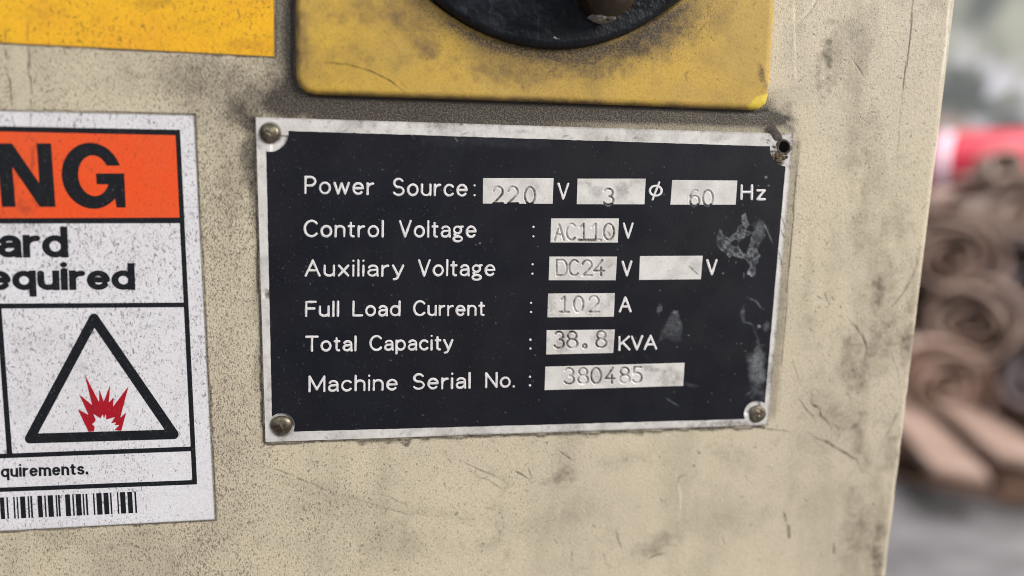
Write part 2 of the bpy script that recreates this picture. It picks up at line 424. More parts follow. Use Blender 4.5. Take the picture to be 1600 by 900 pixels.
def panel_paint(x, y):
    g, s, c, m = Paint(x, y), Paint(x, y), Paint(x, y), Paint(x, y)
    # oily dirt around the yellow switch cover and above the plate
    top = 183 + (x - 400) * 0.031
    band = sm(392, 450, x + 26 * (fbm(x, y, 40, 2) - 0.5)) * (1 - sm(1195, 1248, x + 50 * (fbm(x, y, 30, 5) - 0.5))) * sm(-400, 40, y) * (1 - sm(6, 16, y - top))
    band *= np.where(x > 1170, sm(128, 176, y), 1)
    g.v += band * (0.70 + 0.45 * sm(462, 500, x) * (1 - 0.35 * sm(700, 1150, x)) - 0.45 * sm(0, 10, y - (top - 14)) * (0.3 + 0.7 * sm(820, 1000, x)) + 0.35 * (fbm(x, y, 50, 9) - 0.5))
    g.v += 0.55 * sm(436, 462, x) * (1 - sm(458, 490, x)) * (1 - sm(150, 190, y)) * sm(-200, 30, y)
    g.blob(418, 160, 62, 44, -20, 0.75); g.blob(372, 172, 44, 34, 10, 0.5); g.blob(390, 236, 20, 80, 0, 0.75); m.blob(350, 130, 90, 60, 10, 0.4); m.blob(360, 260, 40, 110, 0, 0.35)
    g.blob(396, 300, 9, 70, 0, 0.42); g.blob(300, 130, 130, 50, 12, 0.13); g.blob(400, 575, 8, 55, 0, 0.32); g.blob(398, 460, 6, 60, 0, 0.2)
    g.blob(1222, 186, 26, 10, 8, 0.7); g.blob(1235, 200, 16, 9, 30, 0.5)
    # plate's edge shadow painted as a dark seam, with gathered dirt
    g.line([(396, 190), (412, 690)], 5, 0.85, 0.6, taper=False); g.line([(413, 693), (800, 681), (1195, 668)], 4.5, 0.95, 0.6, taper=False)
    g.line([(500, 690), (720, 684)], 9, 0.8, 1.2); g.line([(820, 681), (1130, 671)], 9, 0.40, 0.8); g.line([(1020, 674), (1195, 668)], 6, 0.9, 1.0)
    # paler outline and grey glue strip at the plate's right side
    strip = (1 - sm(7, 10, abs(x - (1243.0 - (y - 215) * 0.0905)))) * sm(212, 225, y) * (1 - sm(640, 662, y))
    g.v += strip * (0.27 + 0.25 * fbm(x, y, 14, 3)); s.line([(1247, 214), (1238, 350), (1215, 648)], 1.2, 0.7, 0.5)
    s.line([(1180, 668), (1242, 676)], 1.6, 0.6, 0.8)
    # contact shadow painted along the yellow cover's edge, with some dirt
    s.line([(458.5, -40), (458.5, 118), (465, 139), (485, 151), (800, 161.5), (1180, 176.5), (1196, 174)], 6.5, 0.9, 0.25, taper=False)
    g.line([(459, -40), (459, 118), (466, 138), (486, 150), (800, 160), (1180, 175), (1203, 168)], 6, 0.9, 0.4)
    # tape marks at the left
    s.line([(8, 66), (13, 120), (18, 176)], 2.6, 0.8, 1.0, dash=0.3); s.line([(43, 68), (46, 120), (50, 178)], 3.0, 0.9, 1.0, dash=0.3)
    # smudges on the right part
    m.blob(1290, 92, 14, 66, 6, 0.60, 1.0); m.blob(1302, 128, 12, 20, 0, 0.35, 0.9); m.blob(1340, 30, 17, 58, 0, 0.28, 0.8); m.blob(1368, 30, 9, 60, 0, 0.14)
    m.blob(1300, 425, 16, 80, 6, 0.14, 0.8); m.blob(1262, 440, 12, 90, 4, 0.18, 0.8); m.blob(1372, 450, 14, 34, 0, 0.32, 0.9); m.blob(1345, 420, 70, 60, 0, 0.10, 0.8)
    m.blob(1385, 490, 40, 45, 20, 0.16, 0.8); m.blob(1340, 560, 34, 44, 30, 0.30, 0.9); m.blob(1400, 540, 34, 50, 0, 0.20, 0.8); m.blob(1322, 655, 30, 26, 0, 0.30, 0.9)
    m.blob(1270, 690, 70, 20, 5, 0.17, 0.8); m.blob(1388, 690, 18, 62, 0, 0.26, 0.9); m.blob(1352, 720, 34, 34, 0, 0.20, 0.9); m.blob(1340, 590, 18, 22, 0, 0.30, 1.0)
    m.blob(1260, 790, 60, 40, 0, 0.12, 0.8); m.blob(1150, 720, 40, 24, 30, 0.2, 0.9); m.blob(1370, 870, 11, 44, 2, 0.45, 0.6); m.blob(1312, 770, 26, 30, 0, 0.12)
    m.blob(880, 738, 23, 19, 35, 0.50, 0.9); m.blob(866, 754, 30, 10, 10, 0.25, 0.9); m.blob(1030, 846, 32, 20, -25, 0.44, 0.9); m.blob(1010, 865, 26, 14, 0, 0.3, 0.9)
    m.blob(990, 715, 70, 14, -12, 0.13, 0.8); m.blob(850, 820, 60, 40, 0, 0.10, 0.9); m.blob(1120, 830, 60, 60, 0, 0.10, 0.9); m.blob(900, 790, 30, 30, 0, 0.10)
    m.blob(630, 850, 130, 40, 8, 0.12, 0.9); m.blob(470, 760, 90, 14, 20, 0.14, 0.9); m.blob(640, 795, 110, 10, 10, 0.14, 0.9); m.blob(570, 880, 30, 16, 0, 0.15)
    m.blob(1450, 400, 12, 100, 7, 0.12); m.blob(1424, 560, 8, 60, 6, 0.42, 0.9); m.blob(1412, 690, 7, 60, 8, 0.30, 0.9); m.blob(1450, 520, 8, 30, 8, 0.2)
    m.blob(1240, 60, 22, 90, 2, 0.20, 0.9); m.blob(150, 125, 150, 26, 2, 0.10, 0.8); m.blob(358, 420, 30, 160, 2, 0.06)
    m.v *= 1.25
    m.v += 0.40 * sm(1225, 1300, x) * sm(0.50, 0.72, fbm(x * 1.0, y * 0.45, 60, 31, 5)) + 0.18 * sm(700, 850, y) * sm(0.50, 0.75, fbm(x, y, 90, 33, 5))
    m.blob(1300, 650, 60, 50, 40, 0.35, 0.9); m.blob(1345, 560, 50, 60, 20, 0.3, 0.9); m.v += 0.24 * sm(1190, 1330, x) * sm(470, 560, y) * sm(0.46, 0.72, fbm(x + 0.5 * y, y, 50, 35, 5)) + 0.25 * (1 - sm(300, 420, x)) * sm(0.5, 0.75, fbm(x, y, 70, 37, 5))
    m.v += 0.38 * np.exp(-((x - (1478 - y * 0.121)) / 9.0) ** 2) * sm(0.42, 0.7, fbm(x, y, 24, 41, 4)) * sm(380, 520, y)
    # dirt caught along the sticker edges
    for pts in ([(0, 172), (303.5, 179)], [(304.5, 180), (337.5, 812)], [(337, 813.5), (0, 831.5)], [(0, 68.5), (429, 90)], [(430.5, 0), (430.5, 89)]): s.line(pts, 2.4, 0.75, 0.5, taper=False)
    # cracks, scratches, rub marks
    s.line([(1427, -10), (1422, 60), (1415, 105), (1407, 165)], 1.6, 0.85, 0.4); s.line([(1407, 170), (1400, 260)], 1.4, 0.22, 0.4)
    c.line([(1240, -10), (1242, 60), (1243, 140)], 1.8, 0.7, 0.4); c.line([(1277, -5), (1262, 18), (1243, 39)], 1.8, 0.7, 0.3); s.line([(1282, -6), (1266, 20), (1246, 42)], 1.2, 0.35, 0.4)
    c.line([(1485, -10), (1479, 60), (1471, 120), (1468, 150)], 3.2, 0.95, 0.3)  # highlight painted as a bright streak along the bared edge
    s.line([(1333, 95), (1341, 106), (1352, 125)], 1.4, 0.6, 0.5); s.line([(1245, 130), (1258, 118)], 1.6, 0.5); s.line([(1355, 178), (1374, 175)], 1.3, 0.4)
    for px, py, r in ((1279, 481, 2.2), (1295, 475, 2.4), (1313, 480, 2.2), (1274, 488, 1.6), (1302, 469, 1.4), (1250, 415, 1.8), (1365, 788, 2.6), (1271, 54, 2.6), (1313, 124, 2.2), (1407, 123, 2.4), (1357, 194, 1.8), (1482, 88, 2.2), (655, 752, 2), (1092, 708, 3), (1084, 728, 2.5), (213, 854, 2.5), (1030, 715, 2)):
        s.blob(px, py, r, r, 0, 0.8, 0.15, 1.0)
    s.line([(1275, 462), (1284, 468)], 1.4, 0.5); s.line([(1288, 458), (1292, 472)], 1.5, 0.6); s.line([(1298, 463), (1304, 470)], 1.3, 0.5)
    s.line([(1327, 499), (1338, 510), (1347, 524), (1352, 545), (1351, 562)], 3.4, 0.75, 0.8); s.line([(1349, 562), (1356, 578), (1360, 592)], 2.0, 0.4, 1.0)
    for k in range(17):                     # row of short rub ticks by the edge
        tt = k / 16; px = 1436 - 6 * tt - 34 * tt ** 2.2; py = 388 + 90 * tt
        s.line([(px - 4, py + 4), (px + 4 - 3 * tt, py - 4)], 1.5, 0.55 - 0.15 * abs(tt - 0.5), 0.4)
    s.line([(1264, 613), (1272, 628), (1281, 645), (1296, 668)], 5.0, 0.75, 1.2); s.line([(1246, 620), (1262, 642), (1275, 659)], 1.8, 0.6, 0.7); s.line([(1252, 630), (1266, 650)], 1.6, 0.45, 0.7)
    s.line([(1297, 664), (1303, 676), (1312, 685), (1309, 668), (1300, 660)], 2.0, 0.55, 0.8); s.line([(1262, 675), (1288, 690), (1310, 705), (1332, 717), (1343, 728), (1346, 742)], 3.8, 0.75, 1.0)
    s.line([(1227, 804), (1230, 820), (1234, 838)], 6.0, 0.6, 1.2, dash=0.25, taper=False); s.line([(1303, 848), (1303, 862)], 3.0, 0.5); s.blob(1303, 863, 3.5, 3.5, 0, 0.55, 0.2)
    s.line([(1236, 560), (1246, 585), (1250, 600)], 1.6, 0.4, 1.0); s.line([(1260, 510), (1276, 522)], 1.8, 0.35, 1.0); s.line([(1320, 608), (1340, 645)], 2.0, 0.28, 1.2); s.line([(1392, 550), (1402, 580), (1405, 605)], 2.4, 0.35, 1.0)
    s.line([(1405, 636), (1390, 668), (1380, 690)], 3.0, 0.32, 1.0); s.line([(1352, 560), (1349, 575)], 1.5, 0.4); s.line([(1407, 660), (1405, 690)], 2.0, 0.7, 1.0, dash=0.4)
    s.line([(803, 736), (818, 744), (828, 750)], 2.4, 0.75, 0.6); s.line([(826, 732), (830, 745), (832, 758), (824, 748)], 1.8, 0.55, 0.7); s.line([(870, 702), (884, 712), (898, 722)], 1.8, 0.55, 0.8)
    s.line([(893, 862), (892, 878), (889, 886), (895, 888), (894, 878)], 1.8, 0.5, 0.7); s.line([(962, 826), (967, 845), (972, 862), (974, 873), (963, 874), (964, 862)], 1.8, 0.5, 0.8); s.line([(941, 862), (948, 882), (960, 890)], 1.8, 0.35, 0.9)
    s.line([(1012, 876), (1026, 868), (1040, 862)], 3.0, 0.55, 1.0); s.line([(1036, 850), (1058, 852)], 2, 0.4, 1.0, dash=0.4); c.line([(1055, 735), (1063, 770), (1063, 816)], 2.2, 0.5, 0.5)
    s.line([(1038, 784), (1043, 778), (1049, 784), (1043, 790), (1038, 784)], 1.6, 0.45, 0.5); s.line([(1056, 765), (1060, 748), (1072, 740), (1080, 748)], 1.8, 0.4, 1.0); s.line([(1122, 842), (1120, 852), (1127, 855), (1133, 848), (1128, 838)], 1.8, 0.4, 0.8)
    s.line([(1198, 728), (1206, 731), (1206, 738), (1199, 738)], 1.6, 0.3, 0.8); s.line([(1114, 800), (1124, 824), (1122, 846)], 2.2, 0.22, 1.2)
    s.line([(400, 723), (428, 733), (475, 750), (510, 765)], 2.6, 0.50, 1.0, dash=0.25); s.line([(530, 772), (560, 782), (600, 795), (640, 803), (690, 806)], 3, 0.34, 1.2, dash=0.3); s.line([(590, 770), (620, 783), (650, 792)], 2.2, 0.4, 1.0, dash=0.3)
    s.line([(716, 718), (745, 732), (775, 745), (796, 757)], 2.0, 0.45, 0.8, dash=0.2); s.line([(735, 738), (760, 750), (790, 768)], 2.4, 0.3, 0.9, dash=0.3); s.line([(709, 806), (716, 800)], 2.4, 0.6); s.line([(780, 805), (783, 798)], 2.0, 0.5); s.line([(755, 793), (772, 796)], 1.6, 0.5)
    s.line([(300, 60), (300, 62)], 1, 0.3)
    for k in range(120):                    # tiny random nicks
        px, py = RNG.uniform(0, 1480), RNG.uniform(0, 900); a = RNG.uniform(0, 3.14); L = RNG.uniform(2, 9)
        s.line([(px, py), (px + L * math.cos(a), py + L * math.sin(a))], 1.2, RNG.uniform(0.2, 0.55), 0.4)
    sp = 0.35 + 0.35 * (1 - sm(300, 900, x)) + 0.5 * (fbm(x, y, 120, 21) - 0.5) - 0.22 * sm(780, 1000, x) * sm(640, 720, y) + 0.05 * sm(1230, 1300, x) * (1 - sm(420, 600, y))
    sp += 0.35 * g.v + 0.25 * (1 - sm(20, 120, abs(x - 345))) - 0.5 * (1 - sm(10, 16, abs(x - (30 + (y - 66) * 0.07)))) * (1 - sm(170, 185, y))
    return np.clip(g.v, 0, 1), np.clip(s.v, 0, 1), np.clip(c.v, 0, 1), np.clip(sp, 0, 1), np.clip(m.v, 0, 1)

def build_panel():
    st = 0.0004
    xl, xr = float(P(-60, 800)[0]), EDGE_X - 0.0026
    zt, zb = float(P(700, -50)[2]), float(P(700, 950)[2])
    xs = np.concatenate([[-0.50, -0.35, -0.25], np.arange(xl, xr, st), [xr]])
    nb = 7
    zs = np.concatenate([[1.75, 1.5, 1.25], np.arange(zt, zb, -st), [0.85, 0.6, 0.3, 0.06]])
    bx = [xr + 0.0026 * math.sin(math.pi / 2 * k / nb) for k in range(1, nb + 1)]
    by = [0.0026 * (1 - math.cos(math.pi / 2 * k / nb)) for k in range(1, nb + 1)]
    X, Z = np.meshgrid(np.concatenate([xs, bx]), zs); Y = np.zeros_like(X); Y[:, len(xs):] = by
    w = np.stack([X, Y, Z], -1)
    x, y = project(w)
    # dents along the folded edge
    w[:, len(xs):, 0] -= (0.0006 * sm(350, 600, y) * (fbm(y, y * 0 + 3, 18, 2) - 0.35).clip(0, 1))[:, len(xs):]
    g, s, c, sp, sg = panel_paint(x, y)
    c = np.maximum(c, (sm(EDGE_X - 0.0020, EDGE_X - 0.0008, X) * 0.30 * (0.4 + 0.6 * sm(400, 600, y))))
    n = X.shape[1]; i = np.arange(X.shape[0] - 1)[:, None] * n + np.arange(n - 1)[None]
    f = np.stack([i, i + n, i + n + 1, i + 1], -1).reshape(-1, 4)
    fl = lambda a: a.reshape(-1)
    o = mesh_obj("front_panel", w.reshape(-1, 3), f.tolist(), M_PANEL, cab, dict(grime=fl(g), scratch=fl(s), chip=fl(c), speck=fl(sp), smudge=fl(sg)), smooth=True)  # grime, scratch and chip include the painted edge shadows and edge highlight
    d0, d1 = 0.0026, 0.55
    mesh_obj("side_panel", [(EDGE_X, d0, 0.06), (EDGE_X, d1, 0.06), (EDGE_X, d1, 1.75), (EDGE_X, d0, 1.75)], [[0, 1, 2, 3]], M_PANEL, cab)
    mesh_obj("rear_panel", [(EDGE_X, d1, 0.06), (-0.5, d1, 0.06), (-0.5, d1, 1.75), (EDGE_X, d1, 1.75)], [[0, 1, 2, 3]], M_PANEL, cab)
    mesh_obj("top_panel", [(-0.5, 0, 1.75), (xr, 0, 1.75), (EDGE_X, d0, 1.75), (EDGE_X, d1, 1.75), (-0.5, d1, 1.75)], [[0, 1, 2, 3, 4]], M_PANEL, cab)
    mesh_obj("side_panel", [(-0.5, d1, 0.06), (-0.5, 0, 0.06), (-0.5, 0, 1.75), (-0.5, d1, 1.75)], [[0, 1, 2, 3]], M_PANEL, cab)
    pl = [(-0.48, 0.03, 0.0), (EDGE_X - 0.02, 0.03, 0.0), (EDGE_X - 0.02, 0.53, 0.0), (-0.48, 0.53, 0.0)]
    pv = pl + [(a, b, 0.06) for a, b, _ in pl]
    mesh_obj("plinth", pv, [[0, 1, 5, 4], [1, 2, 6, 5], [2, 3, 7, 6], [3, 0, 4, 7]], M_HOLE, cab)
build_panel()

# ------------------------------------------------------------------ lettering
def arc(cx, cy, rx, ry, a0, a1, n=14):
    return [(cx + rx * math.cos(math.radians(a0 + (a1 - a0) * k / n)), cy + ry * math.sin(math.radians(a0 + (a1 - a0) * k / n))) for k in range(n + 1)]
ARCH = [(0, 0.40)] + arc(0.25, 0.42, 0.25, 0.24, 178, 0) + [(0.5, 0)]
OO = arc(0.28, 0.33, 0.28, 0.33, 0, 360, 22)
GL = {
 'P': (0.56, [[(0, 0), (0, 1)], [(0, 1), (0.29, 1)] + arc(0.29, 0.735, 0.27, 0.265, 90, -90) + [(0, 0.47)]]),
 'o': (0.56, [OO]), 'w': (0.80, [[(0, 0.66), (0.2, 0), (0.40, 0.62), (0.60, 0), (0.80, 0.66)]]),
 'e': (0.54, [[(0.01, 0.35), (0.54, 0.35)] + arc(0.27, 0.33, 0.27, 0.33, 5, 318, 20)]),
 'r': (0.31, [[(0, 0), (0, 0.66)], [(0, 0.36)] + arc(0.30, 0.36, 0.30, 0.29, 180, 88, 9)]),
 'S': (0.60, [arc(0.30, 0.745, 0.26, 0.255, 28, 262, 16) + arc(0.30, 0.25, 0.30, 0.25, 82, -152, 16)]),
 'u': (0.50, [[(0, 0.66), (0, 0.24)] + arc(0.25, 0.24, 0.25, 0.24, 180, 360) + [(0.5, 0.30)], [(0.5, 0.66), (0.5, 0)]]),
 'c': (0.50, [arc(0.28, 0.33, 0.28, 0.33, 42, 318, 18)]), 'C': (0.72, [arc(0.40, 0.5, 0.40, 0.5, 42, 318, 22)]),
 'n': (0.50, [[(0, 0), (0, 0.66)], ARCH]), 't': (0.31, [[(0.12, 0.88), (0.12, 0.13)] + arc(0.25, 0.13, 0.13, 0.13, 180, 285, 7), [(0, 0.66), (0.30, 0.66)]]),
 'l': (0.0, [[(0, 0), (0, 1)]]), 'V': (0.66, [[(0, 1), (0.33, 0), (0.66, 1)]]),
 'a': (0.48, [arc(0.24, 0.45, 0.22, 0.21, 155, 90, 7) + arc(0.26, 0.44, 0.22, 0.22, 90, 0, 8) + [(0.48, 0.12), (0.5, 0)], [(0.48, 0.39), (0.22, 0.37)] + arc(0.2, 0.185, 0.2, 0.185, 90, 270, 12) + [(0.3, 0.01), (0.48, 0.16)]]),
 'g': (0.54, [arc(0.23, 0.44, 0.22, 0.22, 0, 360, 18), [(0.12, 0.25), (0.05, 0.16), (0.09, 0.06), (0.22, 0.03)] + arc(0.25, -0.14, 0.26, 0.16, 80, -270, 20), [(0.36, 0.60), (0.44, 0.66), (0.55, 0.66)]]),
 'A': (0.74, [[(0, 0), (0.37, 1), (0.74, 0)], [(0.13, 0.35), (0.61, 0.35)]]), 'x': (0.5, [[(0, 0), (0.5, 0.66)], [(0, 0.66), (0.5, 0)]]),
 'i': (0.0, [[(0, 0), (0, 0.66)], [(0, 0.98), (0, 0.981)]]), 'y': (0.54, [[(0, 0.66), (0.27, 0.02)], [(0.54, 0.66), (0.25, -0.12), (0.16, -0.22), (0.04, -0.24)]]),
 'F': (0.52, [[(0, 0), (0, 1), (0.54, 1)], [(0, 0.53), (0.47, 0.53)]]), 'L': (0.55, [[(0, 1), (0, 0), (0.57, 0)]]),
 'd': (0.54, [OO, [(0.55, 0), (0.55, 1)]]), 'T': (0.70, [[(0, 1), (0.70, 1)], [(0.35, 1), (0.35, 0)]]),
 'p': (0.56, [[(0, -0.26), (0, 0.66)], OO]), 'M': (0.84, [[(0, 0), (0, 1), (0.42, 0.12), (0.84, 1), (0.84, 0)]]),
 'h': (0.50, [[(0, 0), (0, 1)], ARCH]), 'N': (0.66, [[(0, 0), (0, 1), (0.66, 0), (0.66, 1)]]), 'H': (0.66, [[(0, 0), (0, 1)], [(0.66, 0), (0.66, 1)], [(0, 0.52), (0.66, 0.52)]]),
 'z': (0.46, [[(0, 0.66), (0.46, 0.66), (0, 0), (0.48, 0)]]), 'K': (0.62, [[(0, 0), (0, 1)], [(0.60, 1), (0, 0.38)], [(0.2, 0.58), (0.64, 0)]]),
 '.': (0.0, [[(0, 0.0), (0, 0.001)]]),
}
def word_strokes(word, xl, xr, bl, br, cap, r, gap=0.27):
    """centre lines of a word between photo columns xl..xr, baseline bl..br, cap height cap, stroke half width r"""
    tot = sum(GL[ch][0] for ch in word) + gap * (len(word) - 1)
    sx = (xr - xl - 2 * r) / tot if tot > 0 else 1; sy = cap - 2 * r
    pen = 0; out = []
    for ch in word:
        wd, st = GL[ch]
        for s in st:
            q = []
            for (a, b) in s:
                X = xl + r + (pen + a) * sx
                Y = bl + (br - bl) * (X - xl) / max(1e-6, xr - xl) - r - b * sy
                q.append((X + b * sy * 0.012, Y))
            out.append(q)
        pen += wd + gap
    return out
def seg_field(strokes, r):
    def f(x, y):
        d = np.full(x.shape, 1e3)
        for s in strokes:
            xs = [p[0] for p in s]; ys = [p[1] for p in s]; g = r + 4
            m_ = (x > min(xs) - g) & (x < max(xs) + g) & (y > min(ys) - g) & (y < max(ys) + g)
            if m_.any(): d[m_] = np.minimum(d[m_], seg_d(x[m_], y[m_], s))
        return d - r
    return f
def raised(name, strokes, r, mat, parent, h0, rise, step=0.55):
    xs = [p[0] for s in strokes for p in s]; ys = [p[1] for s in strokes for p in s]
    fn = seg_field(strokes, r)
    wob = lambda x, y: fn(x, y) + 0.35 * (vnoise(x, y, 2.6, 3) - 0.5) + 0.5 * (vnoise(x, y, 9, 7) - 0.5)
    return implicit_sheet(name, wob, (min(xs) - r - 2, min(ys) - r - 2, max(xs) + r + 2, max(ys) + r + 2), step, mat, parent, h0,
                          hfun=(lambda x, y: rise * sm(0, 1.6, -fn(x, y))) if rise else None, smooth=bool(rise))

# ------------------------------------------------------------------ the nameplate
H_PLATE, H_DARK, H_FIELD = 0.0008, 0.00084, 0.00087
np_o = empty("nameplate", tuple(P(815, 437, 0)), "black and silver machine nameplate listing power source and serial number, riveted to the cabinet", "nameplate")
notch = [((422, 208), 29), ((1230, 233), 27), ((1183, 647), 20.5), ((440, 665.5), 20.5)]
dark_quad = poly_sd([(415.3, 203.5), (1230, 229.5), (1193, 654), (425.6, 675.3)])
FIELDS = [
 [(754.7, 278.3), (865, 278.3), (863.4, 318.6), (754.3, 318.2)], [(902.3, 279.2), (1009, 279.2), (1006.8, 319.4), (901, 319.2)],
 [(1050.2, 281.3), (1152, 282.2), (1149.4, 320), (1047.4, 319.9)], [(861, 341.4), (967, 341.3), (965.2, 379.2), (860, 379)],
 [(858.4, 401), (964, 401), (962, 438), (857.2, 438)], [(999.8, 400.2), (1098, 399.7), (1095, 436.4), (998.4, 437.6)],
 [(856.3, 458.7), (960.7, 458), (959, 495), (855.2, 496)], [(854, 516), (960.7, 515), (958, 551.6), (853.4, 554)],
 [(852, 573), (1069.6, 567), (1067.4, 603), (850.8, 609.7)]]
fsd = [poly_sd(q) for q in FIELDS]
def dark_fn(x, y):
    d = dark_quad(x, y)
    for (cx, cy), r in notch: d = np.maximum(d, r - np.hypot(x - cx, y - cy))
    d = d + 0.7 * (vnoise(x, y, 9, 12) - 0.5)
    for q, f in zip(FIELDS, fsd):
        xs = [p[0] for p in q]; ys = [p[1] for p in q]
        m_ = (x > min(xs) - 5) & (x < max(xs) + 5) & (y > min(ys) - 5) & (y < max(ys) + 5)
        if m_.any(): d[m_] = np.maximum(d[m_], -(f(x[m_], y[m_]) + 2.2))
    return d
def plate_grime(x, y):
    g = Paint(x, y)
    g.v += 0.26 * sm(0.42, 0.75, fbm(x, y, 38, 4)) + 0.25 * sm(0.55, 0.8, fbm(x, y, 11, 14))
    g.blob(690, 196, 60, 9, 2, 0.25, 0.9); g.blob(1205, 230, 9, 40, 0, 0.0)
    g.v += 0.45 * (1 - sm(1.0, 4.0, 1240 - (y - 209) * 0.0879 - x + 3 * (fbm(x, y, 12, 3) - 0.5)))
    g.v += 0.5 * (1 - sm(0, 3.2, 690.5 - (x - 415) * 0.0338 - y + 2.5 * (fbm(x, y, 15, 6) - 0.4))) * sm(600, 760, x)
    g.v += 0.35 * (1 - sm(0, 4, y - (183 + (x - 400) * 0.031) + 2.5 * (fbm(x, y, 13, 2) - 0.5)))
    g.blob(1206, 575, 8, 40, 6, 0.35, 0.9); g.blob(1205, 650, 12, 10, 0, 0.35, 0.9); g.blob(1130, 662, 60, 5, -2, 0.5, 1.0); g.blob(1224, 440, 5, 40, 5, 0.2)
    g.blob(1213, 252, 12, 9, 30, 0.95, 1.1); g.blob(1206, 240, 4, 5, 0, 0.9, 0.8); g.blob(1222, 250, 10, 8, -30, 0.95, 1.0); g.blob(1237, 222, 6, 16, 8, 0.3); g.blob(1225, 230, 13, 14, 0, 0.8, 0.7); g.blob(1214, 212, 12, 12, 40, 0.7, 0.8)
    g.line([(440, 686), (434, 681)], 2, 0.3); g.line([(623, 679), (636, 672)], 3, 0.4); g.blob(417, 460, 7, 10, 0, 0.85, 0.6)
    return np.clip(g.v, 0, 1)
def plate_scr(x, y):
    s = Paint(x, y)
    for a, b in (((1221, 338), (1228, 358)), ((1219, 357), (1228, 377)), ((1216, 390), (1223, 420))): s.line([a, b], 1.4, 0.8, 0.3)
    s.line([(1197, 218), (1203, 220)], 1.6, 0.8); s.line([(1197, 222), (1201, 224)], 1.6, 0.8)
    s.line([(718, 212), (734, 206)], 1.4, 0.5); s.line([(877, 215), (890, 211)], 1.4, 0.6)
    for cx, cy, r in ((422, 208, 16.5), (440, 664.5, 17.5)): s.v = np.maximum(s.v, 0.75 * (1 - sm(0.5, 2.6, abs(np.hypot(x - cx, y - cy) - r))) * (0.4 + 0.6 * vnoise(x, y, 7, 3)))
    for k in range(26):
        px, py = (RNG.uniform(420, 1230), RNG.uniform(186, 226)) if k < 18 else (RNG.uniform(430, 1190), RNG.uniform(660, 690))
        a = RNG.uniform(-0.9, 0.9); L = RNG.uniform(2, 8); s.line([(px, py), (px + L * math.cos(a), py + L * math.sin(a))], 1.2, 0.5, 0.3)
    return np.clip(s.v, 0, 1)
def gouge_h(x, y):
    """the plate sinks under the value fields (so they can be stamped) and is bent at the torn corner"""
    d = dark_quad(x, y)
    h = -0.0005 * sm(6, 10, -d)
    d2 = seg_d(x, y, [(1207, 205), (1218, 222), (1226, 232)])
    h += -0.00012 * (1 - sm(3, 9, d2))
    h += -0.0001 * (1 - sm(6, 9.5, np.hypot((x - 1225.5), (y - 229.5) * 0.85)))
    h += 0.00005 * np.exp(-(np.hypot(x - 1225, y - 230) - 12) ** 2 / 8.0)
    h += -0.0003 * (1 - sm(2, 7, np.hypot(x - 416, (y - 460) * 0.7)))
    return h
grid_sheet("plate", [(399.5, 183), (1240, 209), (1200, 664), (415, 690.5)], 1.5, H_PLATE, M_SILVER, np_o,
           dict(grime=plate_grime, scratch=plate_scr), hfun=gouge_h, smooth=False)
